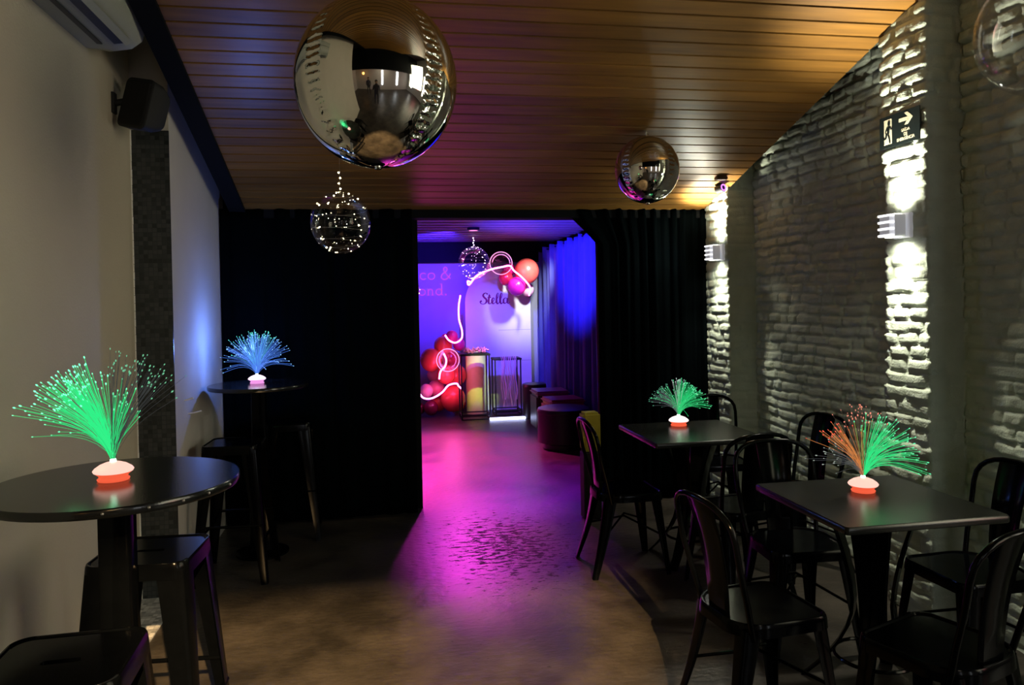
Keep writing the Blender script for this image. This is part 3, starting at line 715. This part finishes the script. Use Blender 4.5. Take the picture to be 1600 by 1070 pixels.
# ------------------------------------------------------------------ fibre optic lamps
def fibre_lamp(label, loc, groups, basecol, seed, s=1.0, glow=None, under=(1.0, 0.12, 0.05)):
    t = thing('fibre_optic_lamp', label, 'lamp', loc, 0, 'fibre optic lamps on the tables')
    dome = [(0.036*s, 0.022*s), (0.063*s, 0.030*s), (0.066*s, 0.036*s), (0.060*s, 0.044*s), (0.044*s, 0.055*s), (0.026*s, 0.062*s), (0.013*s, 0.065*s)]
    MB().lathe(dome, 40).build('lit_dome', basecol, t, smooth=True)
    foot = [(0.050*s, 0.0), (0.053*s, 0.006*s), (0.046*s, 0.012*s), (0.048*s, 0.018*s), (0.062*s, 0.030*s)]
    MB().lathe(foot, 40).build('red_foot', emit('lamp_foot_%d' % seed, under, 0.9), t, smooth=True)
    MB().lathe([(0.011*s, 0.063*s), (0.010*s, 0.072*s), (0.008*s, 0.075*s)], 16).build('collar', emit('collar_glow_%d' % seed, glow or (0.6, 1, 0.7), 6.0), t, smooth=True)
    rn = random.Random(seed); mf = []; mats_f = []; FB = MB(); TP = MB()
    for gi, (n, az, azs, el, els, l0, l1, droop, col, fs_, tcol, ts, rad) in enumerate(groups):
        mats_f.append(emit('fibre_%d_%d' % (seed, gi), col, fs_)); mf.append(emit('tip_%d_%d' % (seed, gi), tcol, ts))
        FB.cur = gi; TP.cur = gi
        for _ in range(n):
            a = R(rn.gauss(az, azs)); e = R(min(88, abs(rn.gauss(el, els)))); ln = rn.uniform(l0, l1)*s
            d = Vector((math.cos(a)*math.sin(e), math.sin(a)*math.sin(e), math.cos(e)))
            start = Vector((rn.uniform(-.006, .006)*s, rn.uniform(-.006, .006)*s, 0.070*s)); pts = []
            for k in range(8):
                q = k/7
                dd = (Vector((0, 0, 1))*(1-q)**1.5*0.55+d*(0.45+0.55*q)).normalized()
                p = start+dd*ln*q; p.z -= droop*s*(q**2.6)*math.sin(e)
                pts.append(p)
            FB.tube(pts, rad, 3, cap=False)
            q = pts[-1]; dv = (pts[-1]-pts[-2]).normalized(); rr = rn.uniform(0.0016, 0.0032)*s
            TP.tube([q-dv*rr*1.5, q, q+dv*rr*1.5], [rr*0.5, rr, rr*0.4], 5)
    o = FB.build('optical_fibre', mats_f, t); o['kind'] = 'stuff'
    o = TP.build('glowing_tip', mf, o); o['kind'] = 'stuff'
    return t
GRN = (0.03, 1.0, 0.28); GRNT = (0.15, 1.0, 0.45); PALE = (0.5, 0.55, 0.6)
m_domer = emit('dome_rose', (1.0, 0.55, 0.45), 1.25); m_domew = emit('dome_white', (1.0, 0.88, 0.86), 1.3)
m_domeb = emit('dome_lilac', (1.0, 0.78, 1.0), 1.5)
fibre_lamp('fibre optic lamp with green strands leaning left on the near round table', (-0.755, 2.37, 1.05), [
    (150, 186, 28, 29, 10, 0.27, 0.385, 0.05, GRN, 0.85, GRNT, 2.2, 0.0007),
    (14, 175, 20, 48, 6, 0.25, 0.31, 0.05, GRN, 0.6, GRNT, 1.4, 0.0008),
    (26, 0, 30, 14, 9, 0.17, 0.30, 0.02, GRN, 0.7, GRNT, 1.3, 0.0009),
    (80, 20, 50, 20, 12, 0.30, 0.40, 0.04, PALE, 0.07, (0.25, 0.9, 0.5), 0.6, 0.0005)], m_domer, 11, 0.82, glow=(0.5, 1, 0.7))
BLU = (0.06, 0.16, 1.0)
fibre_lamp('fibre optic lamp with blue strands on the far round table', (-0.745, 5.0, 1.05), [
    (170, 90, 180, 34, 18, 0.27, 0.33, 0.05, (0.08, 0.25, 1.0), 0.8, (0.25, 0.55, 1.0), 1.5, 0.0009),
    (50, 90, 180, 20, 14, 0.28, 0.34, 0.02, (0.1, 0.5, 0.9), 0.9, (0.15, 1.0, 0.75), 1.5, 0.0009)], m_domeb, 12, 0.82, glow=(0.5, 0.8, 1.0), under=(1.0, 0.35, 0.9))
fibre_lamp('fibre optic lamp with green and white strands on the further square table', (1.812, 4.46, 0.75), [
    (150, -40, 70, 32, 16, 0.21, 0.25, 0.05, GRN, 0.55, GRNT, 0.9, 0.0008),
    (60, 175, 25, 42, 12, 0.20, 0.25, 0.04, PALE, 0.16, (0.2, 0.8, 0.5), 0.4, 0.0007),
    (12, 90, 60, 6, 6, 0.20, 0.25, 0.0, (0.8, 0.8, 0.85), 0.5, (0.8, 1, 0.9), 0.8, 0.0009)], m_domew, 13, 0.92)
fibre_lamp('fibre optic lamp with orange and green strands on the near square table', (1.905, 2.78, 0.75), [
    (95, -8, 26, 38, 16, 0.25, 0.33, 0.06, GRN, 0.75, GRNT, 1.1, 0.0008),
    (34, 180, 18, 34, 9, 0.23, 0.31, 0.02, (1.0, 0.32, 0.08), 0.6, (1.0, 0.10, 0.05), 1.2, 0.0008),
    (46, 90, 70, 10, 10, 0.25, 0.33, 0.0, (0.6, 0.3, 0.2), 0.10, (1.0, 0.3, 0.2), 1.0, 0.0005),
    (8, 70, 40, 10, 5, 0.20, 0.26, 0.0, (0.6, 0.8, 0.1), 0.6, GRNT, 1.1, 0.0008),
    (26, 175, 20, 50, 10, 0.18, 0.26, 0.03, PALE, 0.12, (0.6, 0.7, 0.6), 0.5, 0.0006)], m_domer, 14, 0.87)
light('lamp_blue_light', 'POINT', (-0.80, 5.0, 1.28), 12.0, (0.12, 0.25, 1.0), 0.02)
light('lamp_green_light', 'POINT', (-0.86, 2.37, 1.22), 0.35, (0.1, 1.0, 0.3), 0.05)

# ================================================================== FAR ROOM
# pouffes in front of the right side
def pouf_round(name, label, x, y_, r_, h_, mtop, mside, rb=None):
    t = thing(name, label, 'pouf', (x, y_, 0), 0)
    rb = rb or r_
    MB().lathe([(rb, 0.0), (rb, 0.05), (r_, 0.07), (r_, h_-0.06)], 40).build('side', mside, t, smooth=True)
    MB().lathe([(r_, h_-0.06), (r_*1.02, h_-0.04), (r_*0.98, h_-0.01), (r_*0.85, h_), (r_*0.3, h_+0.003)], 40).build('seat_pad', mtop, t, smooth=True)
    return t
pouf_round('round_pouf', 'nearest round black pouf in the doorway to the far room', 1.88, 7.72, 0.27, 0.42, m_vinyl, m_vinyl, 0.22)
pouf_round('round_pouf', 'tall round black pouf furthest back beside the arch panel', 1.985, 9.72, 0.155, 0.45, m_vinyl, m_vinyl)
t = thing('square_pouf', 'square coral sided pouf behind the nearest black pouf', 'pouf', (2.03, 8.35, 0), R(4))
MB().box((0, 0, 0.19), (0.40, 0.40, 0.38)).build('side', m_coralv, t, bevel=0.02)
MB().box((0, 0, 0.405), (0.41, 0.41, 0.05)).build('seat_pad', mat('wine_vinyl', (0.30, 0.02, 0.05), 0.3, noise=0.1), t, bevel=0.02)
MB().box((-0.202, 0.02, 0.22), (0.004, 0.16, 0.2)).build('side_panel', mat('olive_panel', (0.12, 0.10, 0.02), 0.6), t)
t = thing('square_pouf', 'square pouf with purple lit top between the coral pouf and the tall one', 'pouf', (2.02, 8.98, 0), 0)
MB().box((0, 0, 0.2), (0.40, 0.40, 0.40)).build('side', m_vinyl, t, bevel=0.02)
MB().box((0, 0, 0.425), (0.41, 0.41, 0.05)).build('seat_pad', mat('plum_vinyl', (0.2, 0.03, 0.12), 0.3, noise=0.1), t, bevel=0.02)
t = thing('storage_cube', 'narrow black block with a mustard yellow top half seen through the chair back', 'ottoman', (1.455, 5.2, 0))
MB().box((0, 0, 0.2375), (0.125, 0.12, 0.475)).build('base', m_speak, t, bevel=0.01)
tag(MB().box((0, 0, 0.61), (0.125, 0.12, 0.27)).build('upper_block', m_must, t, bevel=0.015), 'mustard yellow upper half')

# arch panel with name
t = thing('arch_backdrop', 'satin silver arch backdrop panel with a name in the far room', 'backdrop', (1.67, 10.62, 0))
pts = [(-0.46, 0.0), (0.46, 0.0)]+[(0.46*math.cos(PI*k/24), 1.50+0.46*math.sin(PI*k/24)) for k in range(25)]
MX = Matrix(((1, 0, 0, 0), (0, 0, -1, 0), (0, 1, 0, 0), (0, 0, 0, 1)))
poly_plate(pts, 0.03, m_panel, 'panel', t, MX)
MB().box((0.23, -0.0305, 1.11), (0.46, 0.003, 0.003)).build('fold_crease', m_farceil, t)
MB().box((0.23, -0.0305, 0.68), (0.46, 0.003, 0.003)).build('fold_crease', m_farceil, t)
# the name, drawn as brush strokes
def strokes(ss, sc, th, m, name, parent, M, seg=8):
    mb = MB()
    for pts, wd in ss:
        # Catmull-Rom
        P_ = [Vector((a_, b_, 0)) for a_, b_ in pts]; out = []; wo = []
        n = len(P_)
        for i in range(n-1):
            p0 = P_[max(i-1, 0)]; p1 = P_[i]; p2 = P_[i+1]; p3 = P_[min(i+2, n-1)]
            w0 = wd[i] if isinstance(wd, list) else wd; w1 = wd[i+1] if isinstance(wd, list) else wd
            for k in range(5):
                q = k/5
                out.append(0.5*((2*p1)+(p2-p0)*q+(2*p0-5*p1+4*p2-p3)*q*q+(3*p1-p0-3*p2+p3)*q**3)); wo.append((w0+(w1-w0)*q)*sc)
        out.append(P_[-1]); wo.append((wd[-1] if isinstance(wd, list) else wd)*sc)
        mb.tube([M @ (p*sc) for p in out], wo, seg)
    return mb.build(name, m, parent, smooth=True)
S_ = []
A_, B_ = 0.06, 0.155     # thin / thick stroke radius in x-heights
S_.append(([(1.25, 1.55), (1.1, 1.75), (0.75, 1.7), (0.55, 1.4), (0.75, 1.05), (1.05, 0.75), (1.05, 0.3), (0.7, 0.0), (0.25, 0.05), (0.05, 0.35), (0.3, 0.5)], [B_, A_, B_*.7, B_, B_, B_*1.1, B_, A_, A_, B_*.7, B_]))
S_.append(([(1.1, 0.25), (1.35, 0.6), (1.6, 1.45), (1.45, 0.6), (1.45, 0.15), (1.6, 0.0), (1.85, 0.2)], [A_, A_, B_, B_*1.1, B_, A_, A_]))
S_.append(([(1.25, 1.05), (1.85, 1.05)], A_*1.4))
S_.append(([(1.85, 0.2), (2.3, 0.55), (2.35, 0.9), (2.1, 0.9), (1.98, 0.45), (2.15, 0.05), (2.4, 0.1), (2.65, 0.4)], [A_, A_, A_, B_*.8, B_*1.1, B_*.7, A_, A_]))
for x0 in (2.65, 3.25):
    S_.append(([(x0, 0.4), (x0+0.35, 1.1), (x0+0.42, 1.65), (x0+0.25, 1.7), (x0+0.12, 1.2), (x0+0.1, 0.35), (x0+0.25, 0.0), (x0+0.45, 0.15), (x0+0.6, 0.4)], [A_, A_, A_, A_, B_, B_*1.1, B_*.7, A_, A_]))
S_.append(([(4.45, 0.85), (4.15, 0.92), (3.9, 0.6), (3.95, 0.15), (4.2, 0.05), (4.45, 0.4), (4.55, 0.9), (4.5, 0.3), (4.65, 0.02), (4.95, 0.25)], [A_, A_, B_, B_, A_, A_, B_*.8, B_, A_, A_]))
strokes(S_, 0.0855, 1, m_letter, 'lettering', t, MX @ Matrix.Translation((-0.255, 1.478, 0.034)))

# wall writing "co &" / "yond." in thin serif tubing
t = thing('wall_sign', 'thin purple letters on the blue back wall left of the arch', 'sign', (0.5, 10.93, 1.60))
m_signp = emit('purple_tube', (1.0, 0.12, 0.75), 0.6)
k_ = 0.012
SG = []
def circ(cx, cy, rx, ry, a0=0, a1=360, n=14): return [(cx+rx*math.cos(R(a0+(a1-a0)*i/n)), cy+ry*math.sin(R(a0+(a1-a0)*i/n))) for i in range(n+1)]
SG.append((circ(0.16, 0.285, 0.045, 0.045, 40, 320), 0.0075))                      # c
SG.append((circ(0.275, 0.285, 0.048, 0.045), 0.0075))                              # o
SG.append(([(0.545, 0.245), (0.50, 0.29), (0.46, 0.35), (0.45, 0.39), (0.475, 0.41), (0.50, 0.385), (0.48, 0.345), (0.43, 0.31), (0.415, 0.27), (0.44, 0.238), (0.485, 0.24), (0.53, 0.285), (0.545, 0.32)], 0.0085))
SG.append(([(0.01, 0.10), (0.035, 0.02)], 0.0075)); SG.append(([(0.065, 0.10), (0.03, 0.0), (0.0, -0.04)], 0.0065))   # y
SG.append((circ(0.14, 0.058, 0.042, 0.042), 0.0075))
SG.append(([(0.225, 0.10), (0.225, 0.015)], 0.008)); SG.append(([(0.225, 0.07), (0.25, 0.1), (0.28, 0.09), (0.285, 0.06), (0.285, 0.015)], 0.0075))
SG.append(([(0.21, 0.1), (0.225, 0.1)], 0.005)); SG.append(([(0.205, 0.015), (0.245, 0.015)], 0.005)); SG.append(([(0.27, 0.015), (0.305, 0.015)], 0.005))
SG.append((circ(0.375, 0.058, 0.04, 0.042), 0.0075)); SG.append(([(0.418, 0.175), (0.418, 0.015)], 0.008)); SG.append(([(0.395, 0.172), (0.418, 0.175)], 0.005)); SG.append(([(0.418, 0.015), (0.44, 0.015)], 0.005))
SG.append((circ(0.475, 0.02, 0.008, 0.008, n=6), 0.006))
strokes(SG, 1.0, 1, m_signp, 'lettering', t, MX, 6)

# cage plinths
def cage(label, x, y_, w_, d_, h_, group):
    t = thing('cage_plinth', label, 'plinth', (x, y_, 0), 0, group)
    MB().box((0, 0, h_-0.012), (w_+.03, d_+.03, 0.024)).build('top', m_speak, t, bevel=0.002)
    for sx in (-1, 1):
        for sy in (-1, 1): MB().box((sx*w_/2, sy*d_/2, h_/2), (0.016, 0.016, h_-.024)).build('post', m_speak, t)
    mb = MB()
    for z in (0.012, 0.07):
        for s_ in (-1, 1):
            mb.box((0, s_*d_/2, z), (w_, 0.014, 0.014)); mb.box((s_*w_/2, 0, z), (0.014, d_, 0.014))
    mb.build('base_frame', m_speak, t)
    return t
cage('taller black cage plinth with pink tissue on top', 1.225, 9.86, 0.36, 0.28, 0.85, 'black cage plinths before the arch')
cage('lower black cage plinth draped with pale ribbons', 1.69, 10.12, 0.34, 0.28, 0.76, 'black cage plinths before the arch')
rn = random.Random(5); mb = MB()
for k in range(26):
    a = rn.uniform(0, 2*PI); x = rn.uniform(-.12, .14); 
    mb.tube([(x, rn.uniform(-.1, .1), 0.0), (x+.03*math.cos(a), .03*math.sin(a), rn.uniform(.02, .06)), (x+.07*math.cos(a), .07*math.sin(a), rn.uniform(0.0, .03))], rn.uniform(.006, .014), 5)
tag(mb.build('tissue_decoration', mat('pink_tissue', (0.75, 0.15, 0.4), 0.5), smooth=True, loc=(1.23, 9.86, 0.865)), 'crumpled pink tissue lying on the taller cage plinth', 'decoration')
mb = MB()
for k in range(9):
    x = 1.60+k*0.024; x += 0.0
    pts = [(x, 9.985, 0.785), (x, 9.952, 0.765)]+[(x+0.012*math.sin(k+q*1.3), 9.94+0.008*math.cos(k*2+q), 0.76-0.09*q) for q in range(1, 7+(k % 2))]
    mb.tube(pts, 0.0035+0.002*(k % 3), 5)
tag(mb.build('ribbon_bunch', mat('pale_pink_ribbon', (0.8, 0.5, 0.65), 0.4), smooth=True), 'pale pink ribbons hanging down the front of the lower plinth', 'ribbon')
tag(MB().lathe([(0.14, 0.0), (0.14, 0.86)], 40).build('cylinder_plinth', m_yellow, smooth=True, loc=(1.315, 10.36, 0)), 'pale yellow cylinder plinth behind the taller cage plinth', 'plinth')
tag(MB().box((1.62, 9.66, 0.018), (0.46, 0.05, 0.03)).build('floor_glow_strip', emit('floor_strip_blue_white', (0.55, 0.6, 1.0), 5.0), bevel=0.004), 'added glowing blue white strip for the lit floor before the plinths', 'light')  # added glowing strip in place of light falling on the floor

# balloon garland
def latex(name, c): 
    m = mat('latex_'+name, c, 0.25, noise=0.05, spec=0.6); b = m.node_tree.nodes['Principled BSDF']
    b.inputs['Subsurface Weight'].default_value = 0.35; b.inputs['Subsurface Radius'].default_value = (0.15, 0.04, 0.04); b.inputs['Subsurface Scale'].default_value = 0.3
    return m
LX = {'coral': latex('coral', (0.85, 0.12, 0.08)), 'red': latex('red', (0.75, 0.03, 0.06)), 'magenta': latex('magenta', (0.65, 0.02, 0.22)),
      'pink': latex('pink', (0.9, 0.32, 0.36)), 'pale': latex('pale', (0.95, 0.55, 0.62)), 'wine': latex('wine', (0.16, 0.01, 0.05))}
BAL = [('coral', 2.023, 10.256, 1.919, 0.165, 'big coral balloon at the upper right end of the garland'),
 ('magenta', 1.807, 10.410, 1.945, 0.087, 'magenta balloon left of the big upper coral balloon'),
 ('magenta', 1.859, 10.147, 1.712, 0.121, 'round magenta balloon hanging just above the name on the arch'),
 ('red', 1.734, 10.290, 1.830, 0.095, 'red balloon tucked behind the clear ringed balloon on the arch'),
 ('pale', 2.060, 10.423, 1.666, 0.090, 'pale pink balloon under the big upper coral balloon'),
 ('coral', 0.702, 10.262, 0.754, 0.147, 'coral balloon bulging out furthest left at mid height'),
 ('magenta', 0.983, 10.260, 1.050, 0.085, 'magenta balloon at the top of the lower garland'),
 ('coral', 0.877, 10.395, 0.928, 0.125, 'coral balloon just under the topmost magenta one'),
 ('red', 0.979, 10.544, 0.725, 0.147, 'red balloon inside the ring of light'),
 ('pink', 0.757, 10.428, 0.540, 0.104, 'pink balloon under the leftmost coral balloon'),
 ('coral', 0.885, 10.131, 0.566, 0.121, 'coral balloon in the middle of the lower garland'),
 ('coral', 1.035, 10.320, 0.532, 0.139, 'coral balloon behind the left side of the taller plinth'),
 ('pale', 0.622, 10.156, 0.352, 0.090, 'palest pink balloon near the lower left end'),
 ('pink', 0.762, 10.304, 0.363, 0.113, 'pink balloon right of the palest one'),
 ('coral', 0.975, 10.179, 0.235, 0.165, 'large coral balloon at the garland foot beside the taller plinth'),
 ('coral', 0.799, 10.396, 0.156, 0.105, 'coral balloon low between the wine and the large coral one'),
 ('wine', 0.681, 10.190, 0.123, 0.095, 'dark wine balloon resting on the floor'),
 ('wine', 0.534, 10.274, 0.107, 0.075, 'small dark balloon at the far lower left end'),
 ('magenta', 1.110, 10.565, 0.932, 0.085, 'dark magenta balloon behind the neon bend'),
 ('red', 0.938, 10.584, 0.995, 0.085, 'red balloon hidden behind the topmost magenta one'),
 ('coral', 1.100, 10.620, 0.105, 0.095, 'coral balloon low behind the taller plinth')]
for c, x, y_, z, r_, lab in BAL:
    t = thing('balloon', lab, 'balloon', (x, y_, z), 0, 'balloons of the garland')
    rings = 20; prof = []
    for i in range(rings+1):
        ph = PI*i/rings; prof.append((max(0.002, r_*math.sin(ph)), -r_*1.03*math.cos(ph)*(1.0 if math.cos(ph) < 0 else 1.06)))
    t = MB().lathe(prof, 32, cap=True).build('skin', LX[c], t, smooth='all')
    tilt = 0.0
    o = MB().lathe([(0.002, -r_*1.09), (0.007, -r_*1.14), (0.003, -r_*1.17)], 8).build('knot', LX[c], t) if z-r_*1.2 > 0.01 else MB().lathe([(0.002, r_*1.09), (0.007, r_*1.13)], 8).build('knot', LX[c], t)
m_neon = emit('pink_neon', (1.0, 0.16, 0.62), 8.0)
m_ringm = emit('pink_glow_ring', (1.0, 0.35, 0.75), 1.6)
def cr_tube(pts, r_, seg=8):
    P_ = [Vector(p) for p in pts]; out = []; n = len(P_)
    for i in range(n-1):
        p0 = P_[max(i-1, 0)]; p1 = P_[i]; p2 = P_[i+1]; p3 = P_[min(i+2, n-1)]
        for k in range(6):
            q = k/6; out.append(0.5*((2*p1)+(p2-p0)*q+(2*p0-5*p1+4*p2-p3)*q*q+(3*p1-p0-3*p2+p3)*q**3))
    out.append(P_[-1]); return MB().tube(out, r_, seg)
NE = [([(1.245, 10.15, 1.77), (1.20, 10.15, 1.79), (1.217, 10.15, 1.74), (1.323, 10.15, 1.86), (1.496, 10.15, 1.935), (1.67, 10.15, 1.972), (1.774, 10.15, 1.985), (1.825, 10.15, 1.92), (1.903, 10.15, 1.857), (1.989, 10.15, 1.77), (2.055, 10.2, 1.68), (2.035, 10.2, 1.58)],
       'pink neon rope over the top of the arch'),
      ([(1.135, 10.5, 1.60), (1.099, 10.4, 1.45), (1.090, 10.3, 1.28), (1.119, 10.25, 1.14), (1.109, 10.2, 1.03), (1.023, 10.17, .975), (.935, 10.15, 1.01), (.885, 10.16, 1.08)], 'pink neon rope down the left side of the arch'),
      ([(.859, 10.12, .839), (.891, 10.12, .754), (.872, 10.12, .67), (.812, 10.12, .604), (.793, 10.12, .503)], 'short wavy pink neon rope in the middle of the lower garland'),
      ([(.528, 10.12, .330), (.586, 10.10, .265), (.695, 10.08, .263), (.823, 10.08, .332), (.91, 10.08, .422), (1.012, 10.06, .444), (1.04, 10.06, .41), (1.08, 10.1, .372)], 'pink neon rope curling over the balloons near the floor')]
for pts, lab in NE: tag(cr_tube([(x*.985, y_*.985, 1.55+(z-1.55)*.985) for x, y_, z in pts], 0.011).build('neon_rope', m_neon, smooth=True), lab, 'neon light', 'pink neon ropes of the garland')
def ring_balloon(label, c, r_):
    t = thing('clear_balloon', label, 'balloon', c, 0, 'clear balloons')
    MB().sphere((0, 0, 0), r_, 40, 24).build('clear_skin', m_film, t, smooth='all')
    MB().tube([(r_*math.cos(k*PI/20), -0.01, r_*math.sin(k*PI/20)) for k in range(40)], 0.006, 6, closed=True).build('pink_ring', m_ringm, t, smooth=True)
    return t
rb1 = ring_balloon('clear balloon with a glowing pink ring on top of the arch', (1.645, 10.12, 2.02), 0.15)
MB().tube([(0.12*math.cos(k*PI/20), -0.02, 0.12*math.sin(k*PI/20)-0.005) for k in range(20)], 0.005, 6).build('pink_ring', m_ringm, rb1, smooth=True)
ring_balloon('clear balloon with a glowing pink ring on the lower garland', (0.888, 9.86, 0.772), 0.145)
fairy_balloon('clear balloon full of pale fairy lights left of the arch top', (1.255, 9.9, 2.02), 0.205, 30, 9, 2.38, m_ledp, 'clear balloons')
fairy_balloon('clear balloon with fairy lights half hidden by the left curtain edge', (0.40, 9.4, 1.68), 0.13, 16, 21, 2.38, m_ledp, 'clear balloons')
# ceiling downlights of the far room
for (x, y_, lab) in ((0.55, 6.45, 'pink glowing ceiling strip light by the left side of the doorway'), (1.10, 8.67, 'small pink ceiling spot above the arch'), (1.43, 7.0, 'pink glowing ceiling spot in the middle of the doorway')):
    t = thing('ceiling_spot', lab, 'ceiling light', (x, y_, 2.36))
    MB().lathe([(0.07, 0.0), (0.07, -0.025), (0.055, -0.03)], 24).build('housing', m_speak, t, smooth=True)
    MB().lathe([(0.05, -0.032), (0.045, -0.036)], 24).build('lens', emit('spot_pink', (1.0, 0.25, 0.6), 1.4), t)

# ================================================================== ROOM BEHIND (seen mirrored in the balloons)
def lit(name, label, c, d, col, s_):
    return tag(MB().box(c, d).build(name, emit(name+'_glow_%d' % int(c[0]*10+50), col, s_)), label, 'window')
WN = [((0.85, -3.42, 1.6), (0.22, 0.04, 1.8), (0.9, 0.92, 1.0), 5.0), ((3.2, -3.42, 1.6), (0.30, 0.04, 1.8), (0.9, 0.95, 1.0), 7.0),
      ((5.52, -2.2, 1.6), (0.04, 0.30, 1.8), (1.0, 0.97, 0.9), 7.0), ((5.52, 1.05, 1.7), (0.04, 0.28, 1.9), (1.0, 0.95, 0.75), 7.0)]
for i, (c_, d_, c, s_) in enumerate(WN):
    struct(MB().box(c_, d_).build('window_%d' % (i+1), emit('window_glow_%d' % i, c, s_)))
tag(MB().box((5.5, -0.6, 1.7), (0.05, 0.9, 1.4)).build('lit_poster', emit('poster_pink', (1.0, 0.25, 0.3), 3.0)), 'pink lit poster in the entrance room, mirrored in the large balloon', 'poster')
tag(MB().sphere((-1.6, -2.7, 2.1), 0.14, 20, 12).build('globe_lamp', emit('globe_orange', (1.0, 0.4, 0.08), 6.0), smooth='all'), 'orange globe lamp mirrored in the large balloon', 'lamp')
light('rear_room_light', 'AREA', (0.9, -2.6, 3.05), 12, (1.0, 0.85, 0.65), 0.5, (0.9, -2.6, 0))

def person(label, loc, rz, raise_=True):
    t = thing('person', label, 'person', loc, rz)
    me = bpy.data.meshes.new('body')
    J = [(0, 0, 0.95), (0, 0.01, 1.15), (0, 0, 1.38), (0, 0.01, 1.50), (0, 0.02, 1.60), (0, 0.02, 1.70),
         (-0.18, 0, 1.40), (-0.25, 0.05, 1.14), (-0.10, 0.26, 1.36 if raise_ else 0.92), (0.18, 0, 1.40), (0.25, 0.05, 1.14), (0.10, 0.26, 1.36 if raise_ else 0.92),
         (-0.10, 0, 0.88), (-0.11, 0.02, 0.48), (-0.12, -0.02, 0.08), (-0.13, 0.12, 0.03), (0.10, 0, 0.88), (0.11, 0.02, 0.48), (0.12, -0.02, 0.08), (0.13, 0.12, 0.03)]
    E_ = [(0, 1), (1, 2), (2, 3), (3, 4), (4, 5), (2, 6), (6, 7), (7, 8), (2, 9), (9, 10), (10, 11), (0, 12), (12, 13), (13, 14), (14, 15), (0, 16), (16, 17), (17, 18), (18, 19)]
    RD = [.15, .14, .15, .06, .085, .07, .07, .05, .035, .07, .05, .035, .10, .065, .045, .035, .10, .065, .045, .035]
    me.from_pydata(J, E_, []); o = bpy.data.objects.new('body', me); COL.objects.link(o); o.parent = t
    sk = o.modifiers.new('skin', 'SKIN'); sv = me.skin_vertices[0].data
    for v, r_ in zip(sv, RD): v.radius = (r_, r_*0.8)
    sv[0].use_root = True
    o.modifiers.new('sub', 'SUBSURF').levels = 2; o.modifiers['sub'].render_levels = 2
    me.materials.append(m_person)
    MB().sphere((0, 0.0, 1.68), 0.10, 20, 12, 1.05).build('hair', m_hair, t, smooth='all')
    MB().sphere((0, 0.045, 1.64), 0.078, 20, 12, 1.2).build('face', m_skin, t, smooth='all')
    return t
person('person in dark clothes holding a camera up, mirrored in the large balloon', (0.0, -0.42, 0), R(0))
person('person in dark clothes standing left behind the photographer, mirrored in the balloon', (-0.85, -1.9, 0), R(-20), False)
